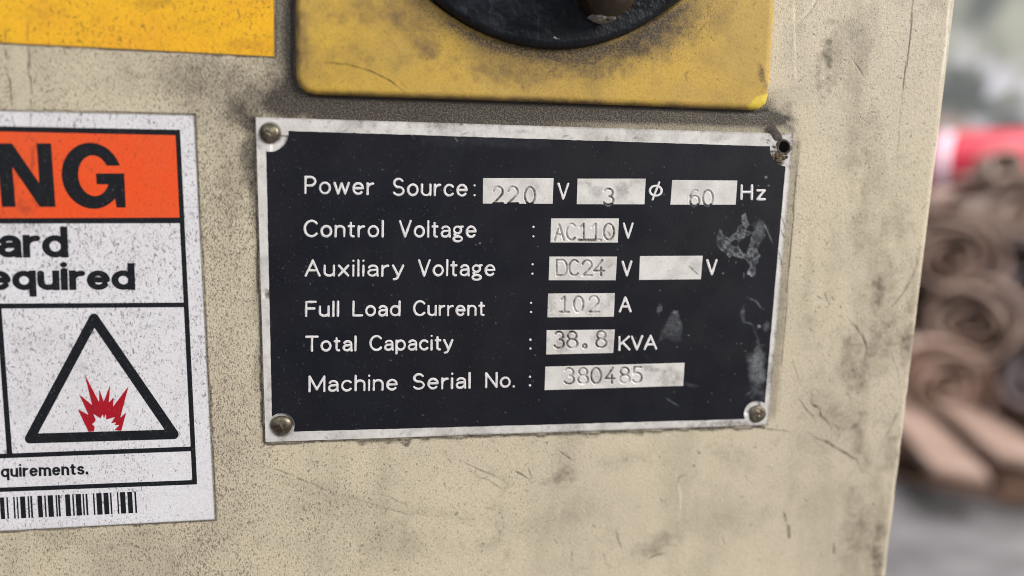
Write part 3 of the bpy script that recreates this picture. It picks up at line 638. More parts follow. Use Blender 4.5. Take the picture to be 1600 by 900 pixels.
def dark_scuff(x, y):
    s = Paint(x, y)
    z = lambda pts, w, k, rag=1.3: s.line(pts, w, k, rag)
    # dried white residue, right of the readings
    K = lambda pts: [(1080 + a / 6.43, 310 + b / 6.43) for a, b in pts]
    body = poly_sd(K([(252, 440), (262, 360), (290, 300), (330, 370), (385, 402), (410, 372), (460, 340), (470, 290), (510, 250), (505, 170), (550, 145), (560, 220), (578, 262), (548, 322), (604, 338), (640, 330), (622, 420), (690, 450), (662, 520), (692, 570), (672, 630), (640, 700), (650, 750), (612, 785), (556, 760), (572, 720), (602, 672), (560, 640), (545, 605), (480, 600), (415, 575), (385, 602), (330, 540), (260, 480)]))
    h1 = poly_sd(K([(500, 420), (560, 372), (610, 352), (600, 430), (572, 490), (562, 562), (520, 552), (480, 500), (468, 450)]))
    h2 = lambda x, y: np.hypot(x - 1080 - 435 / 6.43, y - 310 - 450 / 6.43) - 5.6
    dd = np.maximum(body(x, y), np.maximum(-h1(x, y), -h2(x, y))) + 3.4 * (fbm(x, y, 5, 3) - 0.5)
    s.v = np.maximum(s.v, (1 - sm(-0.9, 0.9, dd)) * (0.04 + 0.75 * sm(0.3, 0.8, fbm(x, y, 6, 9)) * vnoise(x, y, 2.2, 19) + 0.26 * np.exp(-(dd + 1) ** 2 / 1.6) * vnoise(x, y, 5, 23)) * (1 + 0.7 * sm(416, 424, y)))
    s.v = np.maximum(s.v, 0.13 * (1 - sm(-2, 2, poly_sd(K([(640, 300), (690, 205), (730, 280), (745, 380), (690, 450), (620, 420)]))(x, y))))
    z([(1192, 345), (1200, 364), (1208, 381)], 2.0, 0.35, 0.6); s.blob(1187, 356, 11, 15, 10, 0.14, 0.8); z([(1163, 425), (1162, 434)], 2, 0.4)
    # smear by the capacity row and drip trail at the right border
    fan = poly_sd([(1050, 488), (1058, 487), (1065, 506), (1064, 532), (1056, 536), (1040, 528), (1028, 535), (1034, 518)])
    s.v = np.maximum(s.v, 0.20 * (1 - sm(-2, 2.5, fan(x, y) + 4 * (fbm(x, y, 8, 4) - 0.5))) * (0.25 + 1.1 * fbm(x, y, 9, 6) * vnoise(x, y, 2.2, 27)) * (1 - 0.7 * sm(505, 538, y)) * 1.5)
    s.blob(1030, 485, 4, 9, 25, 0.28, 0.9); s.blob(1055, 488, 4, 4, 0, 0.3, 0.9)
    z([(1168, 468), (1180, 474), (1194, 482)], 5, 0.30); z([(1162, 480), (1158, 494), (1166, 504), (1180, 510)], 6, 0.25); s.blob(1186, 510, 3, 3, 0, 0.7, 0.7); s.blob(1197, 508, 5, 8, 0, 0.22, 0.9)
    z([(1175, 512), (1183, 528), (1184, 545)], 4, 0.15); s.blob(1183, 575, 14, 50, 2, 0.30, 0.9); s.blob(1181, 560, 5, 26, 0, 0.16, 1.0); s.blob(1180, 610, 9, 9, 0, 0.16, 0.9); z([(1166, 620), (1176, 612), (1188, 611)], 4, 0.20); s.blob(1190, 590, 6, 40, 2, 0.14, 1.0)
    for p in ((750, 380, 2.2), (744, 382, 1.2), (1197, 277, 3.0), (1201, 290, 2.2), (1130, 427, 2.2), (1185, 290, 1.5), (1076, 524, 1.4), (1150, 410, 1.5), (775, 505, 1.5), (840, 385, 1.2)): s.blob(p[0], p[1], p[2], p[2] * 0.7, -30, 0.7, 0.2)
    for k in range(150):
        px, py = RNG.uniform(425, 1195), RNG.uniform(215, 665); s.blob(px, py, RNG.uniform(0.8, 1.6), RNG.uniform(0.8, 1.4), 0, RNG.uniform(0.1, 0.5), 0.1)
    z([(710, 215), (716, 222)], 1.2, 0.3, 0.4); z([(645, 213), (640, 207)], 1.2, 0.3, 0.4); z([(1040, 622), (1062, 635)], 1.2, 0.22, 0.4); z([(1066, 600), (1094, 603)], 5, 0.10)
    s.blob(760, 220, 120, 14, 2, 0.03, 0.8); s.blob(1100, 420, 12, 10, 0, 0.03)
    # feet of the stamped figures running past their field
    for cx, w_ in ((950, 14),): z([(cx - 7, 318), (cx, 322), (cx + 7, 319)], 1.6, 0.28, 0.4)
    for cx in (1084, 1105): z([(cx - 7, 319), (cx, 323), (cx + 7, 319)], 1.6, 0.25, 0.4)
    return np.clip(s.v, 0, 1)
def dark_scr(x, y):
    s = Paint(x, y); s.line([(968, 225), (966, 262), (964, 272)], 1.6, 0.8, 0.3); s.line([(916, 320), (917, 328)], 1.4, 0.6); return np.clip(s.v, 0, 1)
def dark_speck(x, y): return np.clip(0.75 - 0.55 * sm(620, 900, x) + 0.5 * (fbm(x, y, 110, 3) - 0.5), 0, 1)
implicit_sheet("dark_field", dark_fn, (405, 195, 1240, 685), 1.4, M_DARK, np_o, H_DARK, painters=dict(scuff=dark_scuff, scratch=dark_scr, speck=dark_speck))

R_L = 1.72
def colon(x, y1, y2): return [[(x, y1), (x, y1 + 0.01)], [(x, y2), (x, y2 + 0.01)]]
W_ = lambda *a: [word_strokes(*a)]
C_ = lambda *a: [colon(*a)]
rows = [
 W_("Power", 475.3, 584.5, 303.2, 305.0, 28.5, R_L) + W_("Source", 613, 730.5, 306.2, 307.4, 28.5, R_L) + C_(741.5, 289.8, 305) + W_("V", 870.7, 889.3, 312, 312, 26.5, R_L)
   + [[arc(1024.6, 298, 9.2, 7.8, 0, 360, 24), [(1019.5, 312), (1030, 285)]]] + W_("H", 1156.5, 1176.8, 313, 313.2, 25.5, 2.1) + W_("z", 1181.5, 1196.5, 313.2, 313.4, 25, 2.1),
 W_("Control", 474.3, 599.5, 370.8, 371.2, 27.5, R_L) + W_("Voltage", 623, 744.5, 371.2, 371.8, 27.5, R_L) + C_(833.5, 354.5, 369.3) + W_("V", 972.7, 990, 373.2, 373, 25.5, R_L),
 W_("Auxiliary", 476, 631.5, 432.3, 432.3, 27, R_L) + W_("Voltage", 652.7, 774, 432, 431.8, 27, R_L) + C_(832, 413, 427.6) + W_("V", 971, 988, 432.3, 432, 25, R_L) + W_("V", 1103.3, 1121, 430.6, 430.2, 25.5, R_L),
 W_("Full", 476.5, 529.7, 495.3, 495, 25.2, R_L) + W_("Load", 550.3, 625.5, 494.6, 494.4, 25.2, R_L) + W_("Current", 645.2, 757.8, 494.2, 494, 25.2, R_L) + C_(829.7, 473.3, 487.6) + W_("A", 966.7, 987, 488.3, 488, 25, R_L),
 W_("Total", 477, 557, 549.6, 549, 25, R_L) + W_("Capacity", 577, 708.3, 548.6, 547.4, 25, R_L) + C_(828.8, 530.8, 544.5) + W_("KVA", 966, 1027, 548.4, 546.6, 23.5, R_L, 0.17),
 W_("Machine", 481.8, 621.5, 613, 610.2, 26.2, R_L) + W_("Serial", 644.3, 735.2, 609.4, 607.4, 26.2, R_L) + W_("No.", 757.8, 804.5, 606.6, 605.6, 25, R_L) + C_(828, 588.7, 602.2)]
for r_ in rows:
    for w_ in r_: raised("lettering", w_, 1.6 if len(w_[0]) == 25 and w_[0][0][1] < 320 and w_[0][0][0] > 1000 else R_L, M_LETTER, np_o, H_DARK + 0.000012, 0.00007)

# stamped figures: centre lines in a unit box (x right, y up)
ST = {
 '0': [arc(0.5, 0.5, 0.48, 0.5, 0, 360, 26)], '1': [[(0.18, 0.80), (0.52, 1), (0.52, 0)], [(0.0, 0), (1.0, 0)], [(0.05, 0.03), (0.95, 0.03)]],
 '2': [arc(0.5, 0.70, 0.46, 0.30, 170, -25, 14) + [(0.55, 0.30), (0.05, 0), (0.98, 0)]],
 '3': [arc(0.48, 0.75, 0.42, 0.25, 150, -80, 14), arc(0.48, 0.27, 0.48, 0.27, 78, -155, 16)],
 '4': [[(0.82, 1), (0.03, 0.30), (0.98, 0.30)], [(0.70, 0.52), (0.70, 0)]], '5': [[(0.9, 1), (0.22, 1), (0.14, 0.56)] + arc(0.48, 0.32, 0.46, 0.32, 130, -150, 16)],
 '6': [arc(0.62, 0.44, 0.58, 0.56, 75, 180, 10) + arc(0.5, 0.32, 0.46, 0.32, 180, -180, 22)], '8': [arc(0.5, 0.76, 0.40, 0.24, 0, 360, 20), arc(0.5, 0.27, 0.48, 0.27, 0, 360, 22)],
 'A': [[(0, 0), (0.5, 1), (1, 0)], [(0.18, 0.36), (0.82, 0.36)]], 'C': [arc(0.54, 0.5, 0.50, 0.5, 48, 312, 20)], 'D': [[(0, 0), (0, 1), (0.55, 1)] + arc(0.55, 0.5, 0.43, 0.5, 90, -90, 14) + [(0, 0)]],
 '.': [arc(0.5, 0.5, 0.3, 0.3, 0, 360, 10)]}
def stamp(chars):
    out = []
    for ch, x0, x1, y0, y1 in chars:
        for s in ST[ch]: out.append([(x0 + a * (x1 - x0), y1 - b * (y1 - y0)) for a, b in s])
    return out
STAMPS = [
 [('2', 770, 786, 292, 318), ('2', 793, 809.5, 292, 318), ('0', 819.5, 836, 292.5, 319)], [('3', 942.5, 959, 295, 320)],
 [('6', 1077.3, 1093, 297.5, 322), ('0', 1097.8, 1114, 297.5, 322)], [('A', 866.5, 881, 351, 375.5), ('C', 884.5, 900, 350, 375), ('1', 903, 920, 350, 375.5), ('1', 921.5, 939, 350, 375.5), ('0', 943, 959.5, 350, 375)],
 [('D', 869.5, 886, 406.5, 430.5), ('C', 888.5, 905, 406.5, 430.5), ('2', 909.5, 925, 407, 430.5), ('4', 927.5, 944, 406.5, 430.5)], [],
 [('1', 874, 889, 463.5, 488), ('0', 896, 911.5, 463.5, 488), ('2', 919.5, 936, 463, 487.5)], [('3', 865.5, 881.5, 518.7, 544), ('8', 885.5, 902.5, 518.5, 544), ('.', 908.5, 918.5, 536, 546), ('8', 931, 947.5, 518, 543)],
 [('3', 881, 897.4, 575.8, 600), ('8', 903, 919, 575.5, 599.8), ('0', 923.3, 939.3, 575.2, 599.5), ('4', 945.3, 960.5, 574.8, 599), ('8', 968, 984, 574.5, 598.8), ('5', 987.3, 1003.5, 574, 598)]]
PRESS = [0.95, 0.85, 0.6, 0.75, 0.75, 0, 0.62, 0.9, 0.8]
for fi, (q, chars, pk) in enumerate(zip(FIELDS, STAMPS, PRESS)):
    st = stamp(chars)
    dist = seg_field(st, 0.0) if st else (lambda x, y: np.full(x.shape, 1e3))
    def fh(x, y, dist=dist, pk=pk):
        d = dist(x, y) + 0.5 * (vnoise(x, y, 4, 3) - 0.5)
        return -0.00045 * pk * (1 - sm(0.5, 2.1, d)) + 0.00004 * pk * np.exp(-((d - 3.0) / 0.8) ** 2)
    def fg(x, y, dist=dist, pk=pk, fi=fi):
        g = Paint(x, y); d = dist(x, y)
        wear = 0.05 + 1.5 * sm(0.2, 0.8, fbm(x, y, 11, 5 + fi))
        g.v += np.clip(pk * 1.1 * (1 - sm(0.6, 1.9, d)) * wear, 0, 0.92)  # settled dirt, with groove shade painted into the same darkening
        g.v += (0.11 + 0.24 * (fi in (1, 6, 7))) * sm(0.5, 0.75, fbm(x, y, 22, 7 + fi))
        if fi == 8: g.blob(1045, 590, 26, 16, 20, 0.42, 1.1); g.blob(1015, 575, 26, 5, 12, 0.40, 1.2); g.blob(945, 590, 22, 14, 0, 0.13)
        if fi == 5: g.blob(1088, 416, 14, 14, 0, 0.28, 0.5); g.line([(1074, 414), (1085, 424), (1096, 430)], 2.2, 0.75, 0.9); g.blob(1032, 409, 2, 1, 0, 0.7); g.blob(1045, 423, 1.5, 1.5, 0, 0.7)
        if fi == 4: g.line([(938, 426), (950, 418), (962, 410)], 3, 0.5, 1.2, dash=0.4); g.blob(950, 410, 14, 9, -20, 0.18)
        if fi == 3: g.line([(946, 360), (955, 370)], 3.0, 0.8, 1.0, dash=0.35)
        if fi == 6: g.blob(862, 476, 8, 20, 0, 0.3, 0.9); g.blob(858, 459, 12, 3, 0, 0.4); g.line([(856, 487), (862, 486), (862, 474)], 2, 0.4)
        if fi == 0: g.blob(835, 297, 14, 12, 0, 0.22, 1.0)
        if fi == 1: g.blob(965, 300, 10, 16, 0, 0.22, 0.9)
        return np.clip(g.v, 0, 1)
    grid_sheet("value_field", q, 0.55, H_FIELD, M_SILVER, np_o, dict(grime=fg), hfun=fh, smooth=True)  # grime includes the darkened grooves of the stamped figures

def dome(name, cx, cy, rpx, hbase, hrise, mat, parent, hammer=0.25):
    c = P(cx, cy, hbase); r = abs(P(cx + rpx, cy, hbase)[0] - c[0])
    vs, fs = [], []
    nr, ns = 9, 30
    for i in range(nr + 1):
        a = math.pi / 2 * i / nr
        for j in range(ns):
            th = 2 * math.pi * j / ns
            rr = r * math.cos(a) * (1 + 0.03 * math.sin(3 * th + cx)); z = hrise * math.sin(a) * (1 - hammer * 0.25 * (1 + math.sin(2 * th + i + cy)) * math.sin(a))
            vs.append((c[0] + rr * math.cos(th), -(hbase + z), c[2] + rr * math.sin(th)))
    for i in range(nr):
        for j in range(ns):
            k = (j + 1) % ns; fs.append([i * ns + j, i * ns + k, (i + 1) * ns + k, (i + 1) * ns + j])
    return mesh_obj(name, vs, fs, mat, parent, smooth=True)
dome("rivet", 422, 208, 16.3, H_PLATE - 0.0001, 0.0016, M_RIVET, np_o)
dome("rivet", 439.8, 664.5, 17, H_PLATE - 0.0001, 0.0015, M_RIVET, np_o)
dome("rivet", 1183, 647, 13.2, H_PLATE - 0.0001, 0.0011, M_RIVET, np_o, 0.5)
# torn rivet hole: black bore, ring of bent metal, smeared gouge and crumbs of rust
def disc(name, pts_px, h, mat, parent): return flat_poly(name, pts_px, mat, parent, h)
bore = [(1226.0 + 8.6 * math.cos(t) * (1 + 0.08 * math.sin(3 * t)), 229.0 + 10.4 * math.sin(t) * (1 + 0.06 * math.cos(2 * t))) for t in np.linspace(0, 2 * math.pi, 28, endpoint=False)]
implicit_sheet("rivet_hole", poly_sd(bore), (1210, 212, 1240, 246), 0.8, M_HOLE, np_o, H_PLATE + 0.00004)
rim = lambda x, y: np.abs(np.hypot(x - 1224.5, (y - 230) * 0.86) - 9.6 - 1.6 * (vnoise(x, y, 6, 4) - 0.5)) - 1.9 - 1.4 * (vnoise(x, y, 5, 9) - 0.4)
M_SMEAR = mat_plain("smeared_grey_filler", (0.085, 0.066, 0.056), (0.03, 0.023, 0.02), 520, 0.8, 0, 0.4, 0.0003)
hole_rim = implicit_sheet("torn_rim", rim, (1206, 210, 1243, 250), 0.7, M_SMEAR, np_o, H_PLATE + 0.00002, hfun=lambda x, y: 0.00018 * sm(0, 2.0, -rim(x, y)), smooth=True)
gsd = lambda x, y: seg_d(x, y, [(1207, 201), (1213, 211), (1216, 215)]) - 6.2 - 3.0 * (vnoise(x, y, 6, 5) - 0.5)
implicit_sheet("gouge", gsd, (1190, 186, 1240, 240), 0.8, M_SMEAR, np_o, H_PLATE - 0.00001, hfun=lambda x, y: 0.00012 * sm(0, 3, -gsd(x, y)) * vnoise(x, y, 4, 2), smooth=True)
def crumb_fn(x, y):
    d = np.full(x.shape, 99.0)
    for cx, cy, r in ((1210, 230, 3.2), (1213, 243, 4.0), (1208, 246, 2.5), (1217, 249, 4.2), (1224, 247, 3.4), (1220, 242, 3.2), (1229, 245, 2.8), (1214, 251, 2.2), (1221, 253, 1.6)):
        d = np.minimum(d, np.hypot(x - cx, y - cy) - r * (0.55 + 0.8 * vnoise(x, y, 3.5, int(cx) % 7)))
    return d
implicit_sheet("rust_crumbs", crumb_fn, (1200, 222, 1240, 260), 0.6, M_RUST, np_o, H_PLATE + 0.00003, hfun=lambda x, y: 0.0003 * sm(0, 2.5, -crumb_fn(x, y)) * (0.5 + 0.5 * vnoise(x, y, 2, 3)), smooth=True)

# ------------------------------------------------------------------ yellow sticker, top left
ys = empty("yellow_sticker", tuple(P(250, 20, 0)), "plain bright yellow sticker speckled with dirt, at the left of the switch cover", "sticker")
def st_scr(x, y):
    s = Paint(x, y)
    s.line([(8, 40), (10, 70)], 2.4, 0.6, 1.0, dash=0.3); s.line([(42, 30), (44, 70)], 2.6, 0.7, 1.0, dash=0.3)
    s.line([(370, 12), (374, 26), (369, 33)], 1.8, 0.7, 0.6)
    d = np.minimum(429 - x + 0 * y, 67 + x * 0.0513 - y); s.v = np.maximum(s.v, 0.75 * (1 - sm(0.4, 2.2, d)))
    for k in range(40):
        px, py = RNG.uniform(0, 425), RNG.uniform(0, 80); a = RNG.uniform(0, 3.1); L = RNG.uniform(2, 6); s.line([(px, py), (px + L * math.cos(a), py + L * math.sin(a))], 1.3, 0.55, 0.3)
    return np.clip(s.v, 0, 1)
def st_gr(x, y):
    g = Paint(x, y); g.blob(240, 5, 40, 18, 0, 0.32, 0.9); g.blob(390, 70, 50, 18, 0, 0.32, 0.9); g.blob(300, 40, 70, 24, 0, 0.12, 0.9); g.blob(70, 20, 40, 30, 0, 0.1, 0.9); return np.clip(g.v + 0.1 * sm(0.5, 0.8, fbm(x, y, 30, 4)), 0, 1)
grid_sheet("vinyl_face", [(-120, -120), (427.2, -120), (429, 89), (-120, 61)], 1.6, 0.00018, M_YELLOW, ys,
           dict(scratch=st_scr, grime=st_gr, speck=lambda x, y: np.clip(0.45 + 0.6 * (fbm(x, y, 70, 3) - 0.5) - 0.5 * (1 - sm(9, 14, abs(x - 27))) * sm(20, 40, y), 0, 1)))

# ------------------------------------------------------------------ warning label, left
wl = empty("warning_label", tuple(P(170, 500, 0)), "white warning label with red header, burst triangle and barcode, left of the nameplate", "label")
def lb_sp(x, y):
    v = 0.62 + 0.5 * (fbm(x, y, 60, 5) - 0.5) - 0.6 * (1 - sm(9, 15, abs(x - 30))) * (1 - sm(190, 215, y)) - 0.45 * sm(225, 250, x) * sm(690, 730, y) - 0.15 * sm(500, 650, y)
    return np.clip(v, 0, 1)
def lb_scr(x, y):
    s = Paint(x, y); s.line([(17, 170), (22, 200), (20, 210)], 3, 0.7, 1.2, dash=0.3); s.line([(50, 172), (47, 190), (50, 200)], 3.4, 0.7, 1.2, dash=0.3)
    dr = 303 + (y - 180) * 0.0522 - x; dt = y - (173 + x * 0.0231); db = 830 - x * 0.0536 - y
    s.v = np.maximum(s.v, 0.8 * (1 - sm(0.3, 2.0, np.minimum(np.minimum(dr, dt), db)))); s.blob(318, 619, 4, 3, 0, 0.6, 0.4)
    for k in range(60):
        px, py = RNG.uniform(0, 330), RNG.uniform(180, 815); a = RNG.uniform(0, 3.1); L = RNG.uniform(2, 7); s.line([(px, py), (px + L * math.cos(a), py + L * math.sin(a))], 1.2, 0.5, 0.3)
    return np.clip(s.v, 0, 1)
def lb_gr(x, y):
    g = Paint(x, y); g.blob(45, 535, 50, 22, 0, 0.14, 0.9); g.blob(30, 640, 30, 40, 0, 0.12, 0.9); g.blob(40, 350, 40, 18, 0, 0.2, 1.0); g.blob(125, 572, 16, 14, 0, 0.2, 1.0); g.blob(210, 490, 30, 10, 0, 0.12, 1); g.blob(250, 505, 30, 14, -20, 0.12, 1.0)
    return np.clip(g.v, 0, 1)
H_L, H_P, H_I = 0.00018, 0.000205, 0.00023
grid_sheet("sheet", [(-150, 169.5), (303, 180), (336, 812), (-150, 838)], 1.6, H_L, M_WHITE, wl, dict(speck=lb_sp, scratch=lb_scr, grime=lb_gr))
def rd_gr(x, y):
    g = Paint(x, y); g.line([(50, 205), (51, 260), (54, 340)], 7, 0.55, 1.4, dash=0.3); g.line([(24, 210), (26, 330)], 4, 0.4, 1.3, dash=0.4); g.blob(40, 325, 18, 14, 0, 0.35, 1.2); return np.clip(g.v, 0, 1)
grid_sheet("header_panel", [(-140, 196), (279, 206), (284, 345), (-140, 345)], 1.6, H_P, M_RED, wl, dict(speck=lambda x, y: np.clip(0.30 + 0.5 * (fbm(x, y, 60, 8) - 0.5), 0, 1), grime=rd_gr), skirt=False)
def quad_strip(a0, a1, b0, b1):
    """one bar of the printed border: end a (two points) to end b (two points)"""
    return [a0, b0, b1, a1]
bars = [quad_strip((-140, 194.5), (-140, 202.5), (281.2, 202.8), (281.6, 211.4)), quad_strip((274, 203), (281.3, 203), (300.6, 752), (307.8, 752)),
        quad_strip((-140, 341.5), (-140, 349.5), (287, 340), (287.3, 348.6)), quad_strip((-140, 475), (-140, 483.2), (291, 472.8), (291.3, 479.8)),
        quad_strip((-6, 478), (2, 478), (11.2, 713), (19.4, 713)), quad_strip((-140, 714.5), (-140, 721.5), (301, 697.6), (301.2, 704.8)), quad_strip((-140, 767.5), (-140, 774), (307.6, 749.8), (307.8, 756.8))]
def union(fns): return lambda x, y: np.minimum.reduce([f(x, y) for f in fns])
implicit_sheet("border", union([poly_sd(b) for b in bars]), (-141, 190, 312, 778), 1.0, M_INK, wl, H_I)
# header letters N and G
Ng = [poly_sd([(-6, 224), (16, 224), (24.5, 323.3), (3, 323.3)]), poly_sd([(57.3, 224), (79.8, 224), (86.8, 323.3), (64, 323.3)]), poly_sd([(-6, 224), (18.8, 224), (86.8, 323.3), (62.5, 323.3)])]
def Gf(x, y):
    xs_ = x - (y - 275) * 0.06
    o = (np.hypot((xs_ - 143.5) / 47.0, (y - 274.6) / 51.6) - 1) * 48
    i = (np.hypot((xs_ - 146.5) / 24.2, (y - 274.5) / 31.8) - 1) * 26
    ring = np.maximum(o, -i)
    gap = poly_sd([(147, 258.8), (215, 258.8), (215, 280), (147, 280)])(x, y)
    ring = np.maximum(ring, -gap)
    ring = np.maximum(ring, -poly_sd([(170, 284), (215, 270), (220, 345), (184.5, 345), (181.5, 305)])(x, y))
    bar = poly_sd([(150, 271), (193.8, 271), (195, 288), (151, 288)])(x, y)
    stem = poly_sd([(171.5, 286), (194.8, 286), (196.4, 324.2), (182.2, 324.2), (179.5, 308)])(x, y)
    return np.minimum(np.minimum(ring, bar), stem)
implicit_sheet("header_lettering", union(Ng + [Gf]), (-8, 215, 205, 335), 0.8, M_INK, wl, H_I)
GL['q'] = (0.56, [OO, [(0.56, -0.30), (0.56, 0.66)]])
GL['m'] = (0.92, [[(0, 0), (0, 0.66)], [(0, 0.42)] + arc(0.23, 0.44, 0.23, 0.22, 178, 0) + [(0.46, 0)], [(0.46, 0.42)] + arc(0.69, 0.44, 0.23, 0.22, 178, 0) + [(0.92, 0)]])
GL['s'] = (0.46, [arc(0.23, 0.495, 0.20, 0.165, 25, 265, 12) + arc(0.23, 0.165, 0.23, 0.165, 85, -155, 12)])
def bold_word(txt, xl, xr, bl, br, xh, rx, ry, parent, gap):
    """heavy printed grotesque: flat-ended strokes, stems rx and bars ry half-wide, x-height xh"""
    tot = sum(GL[c][0] for c in txt); n = len(txt)
    sx = (xr - xl - n * 2 * rx - (n - 1) * gap) / tot; sy = (xh - 2 * ry) / 0.66; q = ry / rx
    pen = xl; fns = []
    for ch in txt:
        wd, st = GL[ch]; x0 = pen + rx; wpx = wd * sx
        b = lambda x: bl + (br - bl) * (x - xl) / (xr - xl)
        strokes = []
        for k in st:
            pts = []
            for a, c in k:
                if ch == 'i' and c > 0.9: c = 1.06
                X = x0 + a * sx; pts.append(((X + c * sy * -0.045) * q, b(X) - ry - c * sy))
            for e_, (p0, p1) in ((0, (pts[0], pts[1])), (-1, (pts[-1], pts[-2]))):     # run straight stem ends past the cut line
                if abs(p0[0] - p1[0]) < 0.35 * abs(p0[1] - p1[1]) and len(k) <= 3 or (ch in 'numha' and e_ == -1 and abs(k[-1][1]) < 0.01 and k[-1][0] > 0.3):
                    dn = 1 if p0[1] > p1[1] else -1; pts[e_] = (p0[0], p0[1] + dn * ry)
            strokes.append(pts)
        top = {'d': 1.0, 'i': 1.06, 't': 0.88}.get(ch, 0.66); bot = -0.30 if ch == 'q' else 0
        y_hi = b(x0) - 2 * ry - top * sy - (0.4 if top == 0.66 else 0); y_lo = b(x0) - bot * sy + (0.3 if ch in 'aeos' else 0)
        def f(x, y, S=strokes, y_hi=y_hi, y_lo=y_lo): 
            d = seg_field(S, ry)(x * q, y)
            return np.maximum(d, np.maximum(y_hi - y, y - y_lo))
        fns.append(f); pen += wpx + 2 * rx + gap
    if txt.endswith('.'): pass
    return implicit_sheet("lettering", union(fns), (xl - 3, min(bl, br) - xh * 1.6, xr + 3, max(bl, br) + xh * 0.5), 0.6, M_INK, parent, H_I)
bold_word("ard", -3, 106.3, 402.3, 402.3, 35, 5.7, 4.6, wl, 2.2)
bold_word("equired", -19, 211, 453.6, 452.8, 30.5, 5.5, 4.25, wl, 2.0)
bold_word("equirements.", -13, 137.8, 746.4, 741.3, 13.6, 2.0, 1.6, wl, 1.5)
tri = [[(146.8, 497.5), (46.5, 685.2), (271.5, 678.6), (146.8, 497.5)]]
implicit_sheet("warning_triangle", seg_field(tri, 7.6), (30, 480, 290, 700), 0.9, M_INK, wl, H_I)
burst = [(615, 865), (540, 708), (615, 748), (550, 605), (640, 680), (588, 465), (688, 660), (690, 570), (720, 658), (765, 540), (756, 662), (790, 625), (785, 690), (893, 548), (835, 768), (877, 730), (842, 858), (795, 853), (830, 818), (795, 820), (808, 800), (772, 805), (800, 762), (738, 780), (735, 738), (722, 775), (714, 742), (698, 772), (648, 740), (664, 782), (655, 800), (640, 810), (658, 832), (652, 862)]
implicit_sheet("burst_symbol", poly_sd([(a / 4.444, 480 + b / 4.444) for a, b in burst]), (118, 580, 206, 678), 0.7, M_BURST, wl, H_I)
code = [(0, 22), (38, 44), (78, 84), (98, 103), (118, 145), (162, 168), (178, 186), (220, 244), (260, 266), (280, 308), (326, 332), (340, 348), (382, 408), (424, 430), (444, 472), (484, 490), (502, 510), (545, 551), (565, 593), (607, 633), (645, 651), (686, 691), (704, 731), (747, 772), (788, 795)]
cb = []
for a, b in [(-60, -40), (-30, -22)] + code:
    t = lambda v: 777.3 - v / 3.75 * 0.0440; bt = lambda v: 811.2 - v / 3.75 * 0.0465
    cb.append([(a / 3.75 - 0.35, t(a)), (b / 3.75 + 0.35, t(b)), (b / 3.75 + 2.35, bt(b)), (a / 3.75 + 1.65, bt(a))])
cv = np.array([p for q in cb for p in q]); 
mesh_obj("barcode", P(cv[:, 0], cv[:, 1], H_I), [[4 * k + 3, 4 * k + 2, 4 * k + 1, 4 * k] for k in range(len(cb))], M_INK, wl)

# ------------------------------------------------------------------ rotary isolator switch, top
sw = empty("isolator_switch", tuple(P(868, 60, 0)), "worn yellow isolator switch cover with round black dial, above the nameplate", "switch")
H_C = 0.0026
cov = poly_sd([(460.5, -700), (1262, -700), (1213, 0), (1203, 148), (1199, 163), (1187, 171.5), (1178, 172), (830, 158.8), (492, 147.5), (478, 144), (468, 136), (463, 124), (461.5, 105)])
def cov_gr(x, y):
    g = Paint(x, y); rr = np.hypot(x - 868, y + 229)
    a = sm(560, 760, x) * (1 - sm(1030, 1120, x))
    n1 = fbm(x, y, 40, 4)
    g.v += 0.85 * np.exp(-((rr - 312 - 10 * (n1 - 0.5)) / 14.0) ** 2) * (0.35 + 0.65 * a) + 0.40 * np.exp(-((rr - 332 - 22 * (n1 - 0.5)) / 22.0) ** 2) * a
    g.blob(1030, 45, 60, 20, -28, 0.40, 0.9); g.blob(985, 82, 70, 14, -14, 0.38, 1.0); g.blob(900, 95, 60, 14, 0, 0.25, 1.0); g.blob(1085, 28, 30, 14, -35, 0.3, 1.0)
    g.blob(1192, 122, 6, 22, -18, 0.65, 0.8); g.blob(1190, 108, 4, 12, -12, 0.4, 0.8)
    g.blob(640, 45, 40, 60, 20, 0.12, 0.9); g.blob(575, 20, 60, 26, 0, 0.16, 0.9); g.blob(660, 80, 20, 14, 0, 0.18, 1.0); g.blob(476, 70, 10, 90, 0, 0.20, 0.9); g.blob(800, 118, 60, 20, 0, 0.14, 1.0); g.blob(590, 110, 90, 30, 0, 0.06)
    g.v += 0.35 * (1 - sm(0, 9, -cov(x, y))) * (0.3 + 0.9 * fbm(x, y, 24, 7)) * (1 - sm(1150, 1185, x))
    return np.clip(g.v, 0, 1)
def cov_sm(x, y):
    m = Paint(x, y)
    m.blob(640, 40, 60, 60, 20, 0.5, 0.9); m.blob(580, 15, 90, 30, 0, 0.45, 0.9); m.blob(670, 80, 30, 20, 0, 0.6, 1.0); m.blob(780, 112, 110, 22, 6, 0.55, 1.0); m.blob(930, 112, 90, 16, 0, 0.5, 1.0)
    m.blob(1050, 60, 60, 30, -30, 0.6, 0.9); m.blob(1120, 30, 40, 30, 0, 0.3, 0.9); m.blob(560, 75, 60, 30, 0, 0.25, 0.9); m.blob(475, 60, 12, 90, 0, 0.5, 0.9)
    m.v += 0.20 * sm(0.5, 0.75, fbm(x, y, 60, 45, 5))
    m.v += 0.85 * (1 - sm(0, 12, -cov(x, y))) * sm(0.3, 0.7, fbm(x, y, 30, 47)) * (1 - sm(1150, 1185, x))
    return np.clip(m.v, 0, 1)
